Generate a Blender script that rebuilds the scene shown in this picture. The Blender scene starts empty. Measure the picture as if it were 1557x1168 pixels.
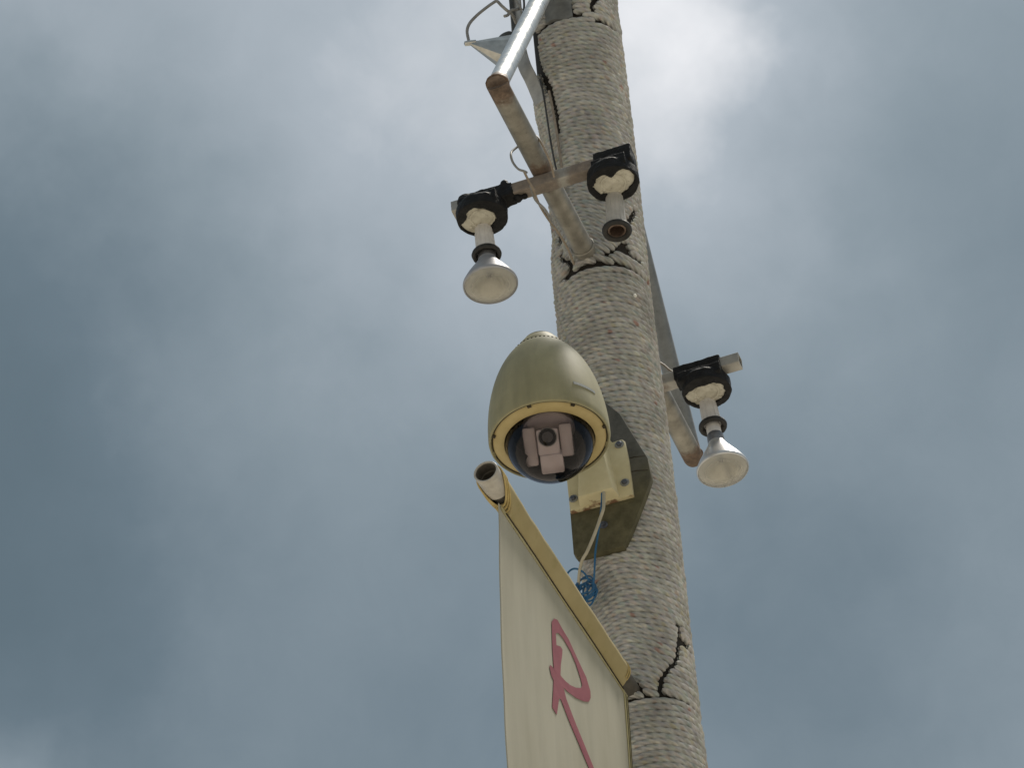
import bpy, bmesh, math, random
import numpy as np
from mathutils import Vector, Matrix, noise
from mathutils.geometry import tessellate_polygon

random.seed(7)
RNG = np.random.default_rng(11)
S = bpy.context.scene
COL = S.collection

# ------------------------------------------------------------------ camera
cam_data = bpy.data.cameras.new("camera")
cam = bpy.data.objects.new("camera", cam_data)
COL.objects.link(cam)
S.camera = cam
PITCH, ROLL = math.radians(42.0), math.radians(-5.1665)
r0 = Vector((1, 0, 0)); u0 = Vector((0, -math.sin(PITCH), math.cos(PITCH)))
fw = Vector((0, math.cos(PITCH), math.sin(PITCH)))
rt = r0 * math.cos(ROLL) + u0 * math.sin(ROLL)
up = -r0 * math.sin(ROLL) + u0 * math.cos(ROLL)
m = Matrix((rt, up, -fw)).transposed().to_4x4()
m.translation = Vector((-0.2167, -8.2808, 1.6))
cam.matrix_world = m
cam_data.sensor_width = 36.0
cam_data.lens = 7800.0 / 1557.0 * 36.0
cam_data.clip_start = 0.1
cam_data.clip_end = 6000.0

# ------------------------------------------------------------------ sky, sun, exposure
SUN_EL, SUN_AZ = math.radians(70.0), math.radians(57.0)     # azimuth from +Y towards +X
world = bpy.data.worlds.new("World")
S.world = world
world.use_nodes = True
wn, wl = world.node_tree.nodes, world.node_tree.links
wn.clear()


def W(t, **k):
    n = wn.new(t)
    for a, b in k.items():
        setattr(n, a, b)
    return n


def wmath(op, a, b=None, clamp=False):
    n = W("ShaderNodeMath", operation=op, use_clamp=clamp)
    for i, x in enumerate((a, b)):
        if x is None:
            continue
        if isinstance(x, (int, float)):
            n.inputs[i].default_value = x
        else:
            wl.new(x, n.inputs[i])
    return n.outputs[0]


tc = W("ShaderNodeTexCoord")
sep = W("ShaderNodeSeparateXYZ"); wl.new(tc.outputs["Generated"], sep.inputs[0])
sky = W("ShaderNodeTexSky", sky_type="NISHITA")
sky.sun_disc = False
sky.sun_elevation = SUN_EL
sky.sun_rotation = SUN_AZ
sky.dust_density = 2.0


CLOUD_PLACES = [            # direction, angular size, brighter (+) or darker (-)
    ((0.0375, 0.6960, 0.7172), 0.021, 0.151),
    ((0.0300, 0.7060, 0.7080), 0.024, 0.067),
    ((0.0340, 0.6880, 0.7250), 0.028, 0.167),
    ((-0.0098, 0.6900, 0.7240), 0.045, 0.247),
    ((-0.1050, 0.7384, 0.6672), 0.052, -0.339),
    ((-0.0611, 0.7600, 0.6470), 0.040, 0.120),
    ((0.0698, 0.7486, 0.6593), 0.040, -0.009),
    ((-0.0225, 0.7860, 0.6178), 0.055, -0.144),
    ((0.0600, 0.7800, 0.6240), 0.040, -0.214),
    ((-0.1080, 0.7860, 0.6100), 0.018, 0.171),
    ((-0.0906, 0.7095, 0.6988), 0.032, -0.127),
    ((-0.0005, 0.7288, 0.6847), 0.034, 0.150),
    ((0.0443, 0.7203, 0.6923), 0.032, 0.116),
    ((-0.0980, 0.7720, 0.6280), 0.036, -0.205),
    ((0.0911, 0.7314, 0.6758), 0.034, -0.072),
    ((-0.0897, 0.6841, 0.7239), 0.032, 0.186),
]


def wnoise(scale, detail, rough, off, dist=0.0):
    mp = W("ShaderNodeMapping"); mp.inputs["Location"].default_value = off
    wl.new(tc.outputs["Generated"], mp.inputs[0])
    n = W("ShaderNodeTexNoise")
    n.inputs["Scale"].default_value = scale
    n.inputs["Detail"].default_value = detail
    n.inputs["Roughness"].default_value = rough
    n.inputs["Distortion"].default_value = dist
    wl.new(mp.outputs[0], n.inputs["Vector"])
    return n


# overcast: soft cloud noise over the whole sky, and the few banks and thin places that can be made out in this part of it
warp = W("ShaderNodeVectorMath", operation="SCALE"); warp.inputs["Scale"].default_value = 0.055
w0 = W("ShaderNodeVectorMath", operation="SUBTRACT"); w0.inputs[1].default_value = (0.5, 0.5, 0.5)
wl.new(wnoise(20.0, 5.0, 0.55, (2.0, 5.0, 1.0)).outputs["Color"], w0.inputs[0])
wl.new(w0.outputs[0], warp.inputs[0])
wdir = W("ShaderNodeVectorMath", operation="ADD")
wl.new(tc.outputs["Generated"], wdir.inputs[0]); wl.new(warp.outputs[0], wdir.inputs[1])
val = wmath("ADD", wmath("MULTIPLY", wnoise(7.0, 3.0, 0.5, (3.1, 1.7, 0.4), 0.3).outputs["Fac"], 0.34),
            wmath("MULTIPLY", wnoise(24.0, 5.0, 0.55, (7.3, 2.2, 0.9), 0.3).outputs["Fac"], 0.14))
val = wmath("ADD", val, wmath("MULTIPLY", wnoise(70.0, 6.0, 0.6, (1.3, 8.2, 3.9), 0.6).outputs["Fac"], 0.07))
val = wmath("ADD", val, 0.203)
for dvec, sig, wt in CLOUD_PLACES:
    q = W("ShaderNodeVectorMath", operation="DISTANCE")
    wl.new(wdir.outputs[0], q.inputs[0]); q.inputs[1].default_value = dvec
    r2 = wmath("POWER", wmath("DIVIDE", q.outputs["Value"], sig), 2.0)
    val = wmath("ADD", val, wmath("MULTIPLY", wmath("EXPONENT", wmath("MULTIPLY", r2, -1.0)), wt))
ramp = W("ShaderNodeValToRGB"); wl.new(val, ramp.inputs[0])
cr = ramp.color_ramp
SK = 8.3
stops = [(0.0, (.088, .130, .150)), (0.25, (.133, .182, .212)), (0.5, (.242, .296, .330)), (0.75, (.400, .450, .492)), (1.0, (.81, .82, .84))]
while len(cr.elements) < len(stops):
    cr.elements.new(0.5)
for e, (p, c) in zip(cr.elements, stops):
    e.position = p; e.color = (c[0] * SK, c[1] * SK, c[2] * SK, 1)
# thin cloud brightens around the hidden sun
sund = Vector((math.cos(SUN_EL) * math.sin(SUN_AZ), math.cos(SUN_EL) * math.cos(SUN_AZ), math.sin(SUN_EL)))
dot = W("ShaderNodeVectorMath", operation="DOT_PRODUCT")
wl.new(tc.outputs["Generated"], dot.inputs[0]); dot.inputs[1].default_value = sund
glow = wmath("POWER", wmath("MAXIMUM", dot.outputs["Value"], 0.0), 14.0)
glow = wmath("ADD", wmath("MULTIPLY", glow, 1.3), 1.0)
cl = W("ShaderNodeVectorMath", operation="SCALE")
wl.new(ramp.outputs[0], cl.inputs[0]); wl.new(glow, cl.inputs["Scale"])
mx = W("ShaderNodeMixRGB"); mx.inputs[0].default_value = 0.93
wl.new(sky.outputs[0], mx.inputs[1]); wl.new(cl.outputs[0], mx.inputs[2])
bg = W("ShaderNodeBackground"); bg.inputs["Strength"].default_value = 0.1
wl.new(mx.outputs[0], bg.inputs[0])
wo = W("ShaderNodeOutputWorld"); wl.new(bg.outputs[0], wo.inputs[0])

sd = bpy.data.lights.new("sun", "SUN")
sd.energy = 3.4
sd.angle = math.radians(10.0)
sd.color = (1.0, 0.93, 0.82)
sun = bpy.data.objects.new("sun", sd)
COL.objects.link(sun)
sun.rotation_euler = sund.to_track_quat("Z", "Y").to_euler()
sun.location = (4, 4, 20)

vs = S.view_settings
vs.view_transform = "Standard"; vs.look = "None"
vs.exposure = 0.27; vs.gamma = 1.0; vs.use_curve_mapping = False

# ------------------------------------------------------------------ materials


class Mat:
    """small wrapper that makes procedural node materials quick to write"""

    def __init__(self, name, rough=0.6, metal=0.0, spec=0.5):
        self.m = bpy.data.materials.new(name)
        self.m.use_nodes = True
        self.n, self.l = self.m.node_tree.nodes, self.m.node_tree.links
        self.b = self.n["Principled BSDF"]
        self.b.inputs["Roughness"].default_value = rough
        self.b.inputs["Metallic"].default_value = metal
        self.b.inputs["Specular IOR Level"].default_value = spec
        self.co = self.n.new("ShaderNodeTexCoord").outputs["Object"]

    def noise(self, scale, detail=4, rough=0.55, stretch=None, off=(0, 0, 0)):
        n = self.n.new("ShaderNodeTexNoise")
        n.inputs["Scale"].default_value = scale
        n.inputs["Detail"].default_value = detail
        n.inputs["Roughness"].default_value = rough
        mp = self.n.new("ShaderNodeMapping")
        mp.inputs["Location"].default_value = off
        if stretch:
            mp.inputs["Scale"].default_value = stretch
        self.l.new(self.co, mp.inputs[0]); self.l.new(mp.outputs[0], n.inputs["Vector"])
        return n.outputs["Fac"]

    def ramp(self, fac, stops, mode="LINEAR"):
        r = self.n.new("ShaderNodeValToRGB")
        r.color_ramp.interpolation = mode
        while len(r.color_ramp.elements) < len(stops):
            r.color_ramp.elements.new(0.5)
        for e, (p, c) in zip(r.color_ramp.elements, stops):
            e.position = p
            e.color = (c, c, c, 1) if isinstance(c, (int, float)) else (*c, 1)
        self.l.new(fac, r.inputs[0])
        return r.outputs[0]

    def mix(self, fac, a, b, mode="MIX"):
        n = self.n.new("ShaderNodeMixRGB"); n.blend_type = mode
        for i, x in enumerate((fac, a, b)):
            if isinstance(x, (int, float)):
                n.inputs[i].default_value = x
            elif isinstance(x, tuple):
                n.inputs[i].default_value = (*x, 1)
            else:
                self.l.new(x, n.inputs[i])
        return n.outputs[0]

    def math(self, op, a, b=0.0, clamp=False):
        n = self.n.new("ShaderNodeMath"); n.operation = op; n.use_clamp = clamp
        for i, x in enumerate((a, b)):
            if isinstance(x, (int, float)):
                n.inputs[i].default_value = x
            else:
                self.l.new(x, n.inputs[i])
        return n.outputs[0]

    def near(self, pts, radius):
        """1 close to any of the points (object space), 0 beyond the radius"""
        out = None
        for p in pts:
            v = self.n.new("ShaderNodeVectorMath"); v.operation = "DISTANCE"
            self.l.new(self.co, v.inputs[0]); v.inputs[1].default_value = p
            d = self.math("SUBTRACT", 1.0, self.math("DIVIDE", v.outputs["Value"], radius), True)
            out = d if out is None else self.math("MAXIMUM", out, d)
        return out

    def color(self, c):
        if isinstance(c, tuple):
            self.b.inputs["Base Color"].default_value = (*c, 1)
        else:
            self.l.new(c, self.b.inputs["Base Color"])
        return self

    def rough(self, r):
        self.l.new(r, self.b.inputs["Roughness"]); return self

    def bump(self, h, strength=0.3, dist=0.002):
        n = self.n.new("ShaderNodeBump")
        n.inputs["Strength"].default_value = strength
        n.inputs["Distance"].default_value = dist
        self.l.new(h, n.inputs["Height"])
        self.l.new(n.outputs[0], self.b.inputs["Normal"])
        return self


M = {}
# sand
a = Mat("sand", 0.95, 0, 0.2)
a.color(a.ramp(a.noise(0.6, 8), [(0.3, (0.44, 0.40, 0.33)), (0.7, (0.54, 0.50, 0.42))]))
a.bump(a.noise(30, 5), 0.4, 0.02); M["sand"] = a.m
# rope
a = Mat("rope_fibre", 0.85, 0, 0.25)
at = a.n.new("ShaderNodeAttribute"); at.attribute_name = "tint"
g = a.ramp(a.noise(9, 5, 0.6), [(0.32, 0.72), (0.66, 1.06)])
g3 = a.ramp(a.noise(3.2, 5, 0.6, (1, 1, 0.35), (4, 4, 1)), [(0.35, 0.84), (0.6, 1.03)])
g = a.mix(1.0, g, g3, "MULTIPLY")
g2 = a.ramp(a.noise(60, 3, 0.6), [(0.3, 0.80), (0.7, 1.1)])
c = a.mix(1.0, at.outputs["Color"], g, "MULTIPLY"); c = a.mix(1.0, c, g2, "MULTIPLY")
a.color(c); a.bump(a.noise(700, 2, 0.7), 0.5, 0.0012); M["rope"] = a.m
# tarred timber inside the wrapping
a = Mat("tarred_timber", 0.8, 0, 0.3)
a.color(a.ramp(a.noise(20, 5, 0.6, (1, 1, 0.1)), [(0.3, (0.012, 0.010, 0.008)), (0.7, (0.035, 0.028, 0.022))]))
a.bump(a.noise(60, 4, 0.6, (1, 1, 0.08)), 0.5, 0.003); M["timber"] = a.m


def galv(name, lo, hi, rough, metal, rust_pts, rust_r, amount=1.0):
    a = Mat(name, rough, metal, 0.5)
    base = a.ramp(a.noise(28, 6, 0.62), [(0.28, lo), (0.72, hi)])
    spots = a.ramp(a.noise(120, 4, 0.6, None, (4, 2, 1)), [(0.60, 1.0), (0.74, 0.72)])
    base = a.mix(1.0, base, spots, "MULTIPLY")
    rust = a.ramp(a.noise(70, 5, 0.65, None, (9, 3, 5)),
                  [(0.3, (0.055, 0.034, 0.023)), (0.55, (0.135, 0.088, 0.062)), (0.75, (0.23, 0.175, 0.135))])
    nr = a.near(rust_pts, rust_r) if rust_pts else 0.0
    edge = a.noise(45, 5, 0.6, None, (1, 8, 2))
    f = a.math("MULTIPLY", a.ramp(a.math("ADD", nr, a.math("MULTIPLY", edge, 0.7)) if rust_pts else edge,
                                  [(0.62, 0.0), (0.86, 1.0)]), amount)
    a.color(a.mix(f, base, rust))
    a.l.new(a.math("MULTIPLY", a.math("SUBTRACT", 1.0, f, True), metal), a.b.inputs["Metallic"])
    a.rough(a.math("ADD", a.math("MULTIPLY", f, 0.4), a.ramp(a.noise(40, 4), [(0.3, rough - 0.07), (0.7, rough + 0.10)]), True))
    a.bump(a.noise(200, 4, 0.6), 0.15, 0.001)
    return a.m


def plain(name, c1, c2, rough=0.6, scale=30, bump=0.0, spec=0.4, metal=0.0, stretch=None):
    a = Mat(name, rough, metal, spec)
    a.color(a.ramp(a.noise(scale, 5, 0.6, stretch), [(0.3, c1), (0.7, c2)]))
    if bump:
        a.bump(a.noise(scale * 4, 4, 0.6), bump, 0.002)
    M[name] = a.m
    return a


plain("black_tar", (0.0045, 0.0045, 0.005), (0.012, 0.012, 0.013), 0.6, 60, 0.6, 0.22)
a = Mat("cream_plastic", 0.6, 0, 0.3)
base = a.ramp(a.noise(40, 6, 0.65), [(0.28, (0.34, 0.315, 0.255)), (0.7, (0.58, 0.555, 0.48))])
dk = a.ramp(a.noise(75, 5, 0.7, None, (3, 7, 1)), [(0.56, 0.0), (0.72, 0.75)])
a.color(a.mix(dk, base, (0.10, 0.088, 0.07))); a.bump(a.noise(160, 5, 0.65), 0.3, 0.002); M["cream_plastic"] = a.m
plain("white_porcelain", (0.46, 0.45, 0.45), (0.62, 0.61, 0.61), 0.5, 40, 0.05)
plain("grimy_porcelain", (0.30, 0.295, 0.285), (0.44, 0.43, 0.415), 0.6, 30, 0.1)
plain("black_rubber", (0.009, 0.0085, 0.008), (0.028, 0.026, 0.024), 0.6, 80, 0.3)
plain("copper_thread", (0.10, 0.075, 0.06), (0.24, 0.17, 0.135), 0.45, 60, 0.2, metal=0.6)
plain("neck_metal", (0.10, 0.10, 0.11), (0.24, 0.24, 0.25), 0.4, 60, 0.1, metal=0.5)
a = Mat("housing_paint", 0.56, 0, 0.4)
base = a.ramp(a.noise(14, 5, 0.6), [(0.3, (0.250, 0.228, 0.130)), (0.7, (0.305, 0.280, 0.168))])
run = a.ramp(a.noise(34, 5, 0.6, (1, 1, 0.12)), [(0.40, 0.86), (0.60, 1.0)])
base = a.mix(1.0, base, run, "MULTIPLY")
fl = a.ramp(a.noise(130, 4, 0.65, None, (2, 6, 4)), [(0.66, 0.0), (0.76, 0.5)])
a.color(a.mix(fl, base, (0.15, 0.135, 0.085))); a.bump(a.noise(60, 4, 0.6), 0.06, 0.002); M["housing_paint"] = a.m
plain("bezel_plastic", (0.34, 0.265, 0.115), (0.43, 0.345, 0.170), 0.45, 18, 0.05)
plain("dark_seam", (0.02, 0.016, 0.01), (0.05, 0.04, 0.025), 0.9, 50)  # dark tone of seams, vents, latches, grooves and stitching
plain("camera_liner", (0.006, 0.006, 0.007), (0.012, 0.012, 0.013), 0.8, 30, 0, 0.15)
plain("module_plastic", (0.66, 0.59, 0.565), (0.77, 0.70, 0.67), 0.5, 20)
plain("lens_glass", (0.006, 0.006, 0.008), (0.012, 0.012, 0.015), 0.08, 20, 0, 0.8)
plain("silver_print", (0.22, 0.22, 0.20), (0.34, 0.34, 0.32), 0.35, 200, 0, 0.5, 0.4)
plain("bolt_metal", (0.05, 0.055, 0.075), (0.13, 0.14, 0.17), 0.5, 120, 0.2, metal=0.4)
plain("washer_metal", (0.20, 0.205, 0.21), (0.33, 0.335, 0.34), 0.5, 120, 0.1, metal=0.4)
plain("board_paint", (0.050, 0.050, 0.045), (0.095, 0.09, 0.082), 0.75, 22, 0.3, 0.3)
plain("pvc_pipe", (0.30, 0.28, 0.25), (0.46, 0.435, 0.395), 0.4, 40, 0.05)
plain("dark_pipe_bore_shade", (0.055, 0.050, 0.042), (0.12, 0.11, 0.095), 0.7, 40, 0.1)  # dark grey pipe; also paints the shade inside the open end
plain("cord_fabric", (0.36, 0.27, 0.10), (0.50, 0.39, 0.18), 0.8, 60, 0.3)
plain("grey_cable", (0.17, 0.165, 0.16), (0.27, 0.265, 0.26), 0.5, 50)
plain("brown_cable", (0.19, 0.155, 0.12), (0.30, 0.25, 0.20), 0.55, 50)
plain("dark_cable", (0.03, 0.03, 0.03), (0.06, 0.06, 0.06), 0.5, 50)
plain("beige_cable", (0.36, 0.33, 0.25), (0.46, 0.42, 0.33), 0.5, 50)
plain("blue_cable", (0.016, 0.085, 0.19), (0.030, 0.13, 0.27), 0.45, 50)
plain("grey_strap", (0.30, 0.30, 0.295), (0.46, 0.455, 0.445), 0.5, 35, 0.15, metal=0.3)
plain("dark_strap", (0.04, 0.042, 0.042), (0.09, 0.09, 0.088), 0.55, 35, 0.2, metal=0.3)
plain("collar_steel", (0.11, 0.112, 0.11), (0.22, 0.22, 0.21), 0.6, 30, 0.2, metal=0.2)
plain("sheet_metal", (0.35, 0.345, 0.33), (0.60, 0.59, 0.56), 0.3, 35, 0.1, metal=0.8)
plain("print_pink", (0.215, 0.048, 0.064), (0.26, 0.068, 0.086), 0.6, 25, 0.0)
plain("white_paint_spot", (0.70, 0.69, 0.64), (0.8, 0.79, 0.74), 0.5, 60)

# green-stained lower part of the mounting board
a = Mat("weathered_board", 0.8, 0, 0.25)
sp = a.n.new("ShaderNodeSeparateXYZ"); a.l.new(a.co, sp.inputs[0])
base = a.ramp(a.noise(26, 6, 0.65), [(0.3, (0.060, 0.060, 0.055)), (0.7, (0.135, 0.130, 0.118))])
alg = a.ramp(a.noise(40, 5, 0.65, None, (3, 1, 1)), [(0.3, (0.058, 0.053, 0.030)), (0.7, (0.118, 0.108, 0.064))])
hz = a.math("ADD", a.math("MULTIPLY", sp.outputs[2], -9.0), a.math("MULTIPLY", a.noise(18, 4), 0.9))
a.color(a.mix(a.ramp(hz, [(0.0, 0.0), (1.0, 1.0)]), base, alg))
a.bump(a.noise(90, 5, 0.6), 0.35, 0.002); M["board"] = a.m

# aged cream box with rust bleeding from its lower edge
a = Mat("aged_box_plastic", 0.5, 0, 0.4)
sp = a.n.new("ShaderNodeSeparateXYZ"); a.l.new(a.co, sp.inputs[0])
base = a.ramp(a.noise(20, 5, 0.6), [(0.3, (0.50, 0.44, 0.27)), (0.7, (0.60, 0.54, 0.36))])
sm = a.math("ADD", a.math("MULTIPLY", sp.outputs[2], -48.0), a.math("MULTIPLY", a.noise(34, 4, 0.6), 2.0))
a.color(a.mix(a.ramp(sm, [(0.78, 0.0), (1.08, 0.85)]), base, (0.12, 0.035, 0.015)))
M["box_plastic"] = a.m

# fabric of the banner: aged cream sheet and yellowed sleeve
a = Mat("banner_sheet", 0.75, 0, 0.2)
base = a.ramp(a.noise(5, 6, 0.6, (1, 1, 0.35)), [(0.3, (0.375, 0.355, 0.28)), (0.7, (0.455, 0.435, 0.36))])
st = a.ramp(a.noise(26, 4, 0.6, (1, 1, 0.10)), [(0.35, 0.92), (0.6, 1.0)])
a.color(a.mix(1.0, base, st, "MULTIPLY")); a.bump(a.noise(500, 2), 0.12, 0.0006)
tr = a.n.new("ShaderNodeBsdfTranslucent"); tr.inputs[0].default_value = (0.45, 0.41, 0.30, 1)
ms = a.n.new("ShaderNodeMixShader"); ms.inputs[0].default_value = 0.12
a.l.new(a.b.outputs[0], ms.inputs[1]); a.l.new(tr.outputs[0], ms.inputs[2])
a.l.new(ms.outputs[0], a.n["Material Output"].inputs[0]); M["sheet"] = a.m
a = Mat("banner_sleeve", 0.7, 0, 0.25)
base = a.ramp(a.noise(9, 6, 0.6), [(0.3, (0.305, 0.250, 0.125)), (0.7, (0.385, 0.320, 0.175))])
gr = a.ramp(a.noise(22, 5, 0.65, None, (5, 5, 2)), [(0.60, 0.0), (0.78, 0.6)])
a.color(a.mix(gr, base, (0.20, 0.19, 0.05))); a.bump(a.noise(160, 4), 0.25, 0.0012); M["sleeve"] = a.m
plain("hem_fabric", (0.33, 0.29, 0.15), (0.44, 0.39, 0.22), 0.75, 30, 0.2)

# reflector lamp glass
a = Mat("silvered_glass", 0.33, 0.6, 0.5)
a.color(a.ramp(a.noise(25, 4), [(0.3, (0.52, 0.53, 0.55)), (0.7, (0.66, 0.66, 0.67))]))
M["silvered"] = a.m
a = Mat("dark_silvered_glass", 0.52, 0.35, 0.4)  # rougher, darker silvering for the left bulb
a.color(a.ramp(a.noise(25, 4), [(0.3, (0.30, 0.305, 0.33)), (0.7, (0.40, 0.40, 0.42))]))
M["dark_silvered"] = a.m
a = Mat("reflector_inside", 0.32, 0.9, 0.5)
a.color((0.76, 0.75, 0.71)); a.bump(a.noise(160, 2), 0.3, 0.002); M["reflector"] = a.m
a = Mat("frosted_lens_rim_light", 0.35, 0, 0.5)
fa = a.n.new("ShaderNodeAttribute"); fa.attribute_name = "frost_rim_light"  # frosting, plus the lighter rim of the lit face put into the glass
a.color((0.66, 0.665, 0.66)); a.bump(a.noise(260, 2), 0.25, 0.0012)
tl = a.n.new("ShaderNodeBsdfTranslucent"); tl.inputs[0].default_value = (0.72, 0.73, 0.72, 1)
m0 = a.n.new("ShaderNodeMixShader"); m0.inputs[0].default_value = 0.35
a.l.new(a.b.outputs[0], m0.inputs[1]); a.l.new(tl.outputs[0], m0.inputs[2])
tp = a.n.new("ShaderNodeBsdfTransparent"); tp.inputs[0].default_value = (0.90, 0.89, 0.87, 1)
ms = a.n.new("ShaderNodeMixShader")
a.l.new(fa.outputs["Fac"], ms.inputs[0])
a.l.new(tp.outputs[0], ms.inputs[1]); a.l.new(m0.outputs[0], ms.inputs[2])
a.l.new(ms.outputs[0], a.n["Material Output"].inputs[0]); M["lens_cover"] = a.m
# smoked camera bubble
a = Mat("smoked_bubble", 0.05)
tp = a.n.new("ShaderNodeBsdfTransparent"); tp.inputs[0].default_value = (0.64, 0.61, 0.63, 1)
gl = a.n.new("ShaderNodeBsdfGlossy"); gl.inputs["Roughness"].default_value = 0.07
gl.inputs[0].default_value = (0.95, 0.93, 1.0, 1)
fr = a.n.new("ShaderNodeFresnel"); fr.inputs[0].default_value = 1.33
ms = a.n.new("ShaderNodeMixShader")
a.l.new(fr.outputs[0], ms.inputs[0]); a.l.new(tp.outputs[0], ms.inputs[1]); a.l.new(gl.outputs[0], ms.inputs[2])
a.l.new(ms.outputs[0], a.n["Material Output"].inputs[0]); M["bubble"] = a.m

# ------------------------------------------------------------------ mesh helpers
V = Vector


def frame(d, hint=V((0, 0, 1))):
    d = d.normalized()
    if abs(d.dot(hint)) > 0.98:
        hint = V((0, 1, 0))
    x = hint.cross(d).normalized()
    return x, d.cross(x).normalized(), d


def smooth_path(pts, n=8):
    """Catmull-Rom through the points"""
    p = [V(q) for q in pts]
    p = [p[0] * 2 - p[1]] + p + [p[-1] * 2 - p[-2]]
    out = []
    for i in range(1, len(p) - 2):
        for k in range(n):
            t = k / n
            out.append(0.5 * ((2 * p[i]) + (p[i + 1] - p[i - 1]) * t + (2 * p[i - 1] - 5 * p[i] + 4 * p[i + 1] - p[i + 2]) * t * t
                              + (3 * p[i] - p[i - 1] - 3 * p[i + 1] + p[i + 2]) * t ** 3))
    out.append(p[-2])
    return out


def tube(bm, pts, r, seg=16, caps=True, ry=None):
    pts = [V(p) for p in pts]
    rs = r if isinstance(r, (list, tuple)) else [r] * len(pts)
    x, y, d = frame(pts[1] - pts[0])
    rings = []
    for i, p in enumerate(pts):
        a = pts[min(i + 1, len(pts) - 1)] - pts[max(i - 1, 0)]
        a.normalize()
        x = (x - a * x.dot(a)).normalized(); y = a.cross(x)
        k = 1.0
        rings.append([bm.verts.new(p + (x * math.cos(t) * rs[i] + y * math.sin(t) * (ry[i] if ry else rs[i])))
                      for t in (2 * math.pi * j / seg for j in range(seg))])
    for A, B in zip(rings, rings[1:]):
        for j in range(seg):
            bm.faces.new((A[j], A[(j + 1) % seg], B[(j + 1) % seg], B[j]))
    if caps:
        bm.faces.new(rings[0][::-1]); bm.faces.new(rings[-1])
    return rings


def lathe(bm, prof, seg=48, mat=Matrix(), cap0=False, cap1=False):
    rings = []
    for r, z in prof:
        if r < 1e-6:
            rings.append([bm.verts.new(mat @ V((0, 0, z)))])
        else:
            rings.append([bm.verts.new(mat @ V((r * math.cos(2 * math.pi * j / seg), r * math.sin(2 * math.pi * j / seg), z)))
                          for j in range(seg)])
    for A, B in zip(rings, rings[1:]):
        for j in range(seg):
            k = (j + 1) % seg
            if len(A) == 1 and len(B) == 1:
                continue
            if len(A) == 1:
                bm.faces.new((A[0], B[k], B[j]))
            elif len(B) == 1:
                bm.faces.new((A[j], A[k], B[0]))
            else:
                bm.faces.new((A[j], A[k], B[k], B[j]))
    if cap0 and len(rings[0]) > 1:
        bm.faces.new(rings[0][::-1])
    if cap1 and len(rings[-1]) > 1:
        bm.faces.new(rings[-1])


def box(bm, c, hx, hy, hz, ax=None, bev=0.0):
    """box with half sizes along the axes ax (three vectors)"""
    ax = ax or (V((1, 0, 0)), V((0, 1, 0)), V((0, 0, 1)))
    c = V(c)
    vs_ = {}
    for i in (-1, 1):
        for j in (-1, 1):
            for k in (-1, 1):
                vs_[i, j, k] = bm.verts.new(c + ax[0] * hx * i + ax[1] * hy * j + ax[2] * hz * k)
    q = [((-1, -1, -1), (-1, -1, 1), (-1, 1, 1), (-1, 1, -1)), ((1, -1, -1), (1, 1, -1), (1, 1, 1), (1, -1, 1)),
         ((-1, -1, -1), (1, -1, -1), (1, -1, 1), (-1, -1, 1)), ((-1, 1, -1), (-1, 1, 1), (1, 1, 1), (1, 1, -1)),
         ((-1, -1, -1), (-1, 1, -1), (1, 1, -1), (1, -1, -1)), ((-1, -1, 1), (1, -1, 1), (1, 1, 1), (-1, 1, 1))]
    fs = [bm.faces.new([vs_[t] for t in f]) for f in q]
    if bev:
        es = list({e for f in fs for e in f.edges})
        bmesh.ops.bevel(bm, geom=es, offset=bev, segments=2, affect="EDGES", profile=0.5)


def prism(bm, poly, o, ax, ay, n, t0, t1, bev=0.0):
    """polygon (a list of 2-D points) extruded along n between t0 and t1"""
    A = [bm.verts.new(o + ax * p[0] + ay * p[1] + n * t0) for p in poly]
    B = [bm.verts.new(o + ax * p[0] + ay * p[1] + n * t1) for p in poly]
    k = len(poly)
    f = [bm.faces.new(A[::-1]), bm.faces.new(B)]
    for i in range(k):
        f.append(bm.faces.new((A[i], A[(i + 1) % k], B[(i + 1) % k], B[i])))
    if bev:
        bmesh.ops.bevel(bm, geom=list(f[1].edges), offset=bev, segments=2, affect="EDGES", profile=0.5)


def obj(name, bm, mat, parent=None, base=None, smooth=40):
    """link the bmesh (world coordinates) as ONE mesh object, its origin at the parent's place or at base"""
    o0 = V(parent["_at"]) if parent is not None else V(base or (0, 0, 0))
    bmesh.ops.recalc_face_normals(bm, faces=bm.faces)
    bmesh.ops.translate(bm, verts=bm.verts, vec=-o0)
    me = bpy.data.meshes.new(name)
    bm.to_mesh(me); bm.free()
    me.materials.append(M[mat] if isinstance(mat, str) else mat)
    if smooth:
        me.shade_smooth()
        try:
            me.set_sharp_from_angle(angle=math.radians(smooth))
        except Exception:
            pass
    o = bpy.data.objects.new(name, me)
    COL.objects.link(o)
    o["_at"] = tuple(o0)
    if parent is not None:
        o.parent = parent
    else:
        o.location = o0
    return o


def thing(name, label, cat, loc, group=None):
    o = bpy.data.objects.new(name, None)
    o.empty_display_size = 0.05
    COL.objects.link(o)
    o.location = loc
    o["_at"] = tuple(loc)
    return tag(o, label, cat, group)


def tag(o, label, cat, group=None):
    o["label"] = label; o["category"] = cat
    if group:
        o["group"] = group
    return o


def apply_modifiers(o):
    dg = bpy.context.evaluated_depsgraph_get()
    me = bpy.data.meshes.new_from_object(o.evaluated_get(dg))
    old = o.data
    o.modifiers.clear()
    me.name = o.name
    o.data = me
    bpy.data.meshes.remove(old)


def BM():
    return bmesh.new()


# ------------------------------------------------------------------ ground
bm = BM()
R_ = 3000.0
ring = [bm.verts.new((math.cos(t) * R_, math.sin(t) * R_, 0)) for t in (2 * math.pi * i / 48 for i in range(48))]
bm.faces.new(ring)
gnd = obj("ground", bm, "sand", smooth=0)
gnd["kind"] = "structure"; gnd["label"] = "pale sandy ground below the pole"

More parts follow.
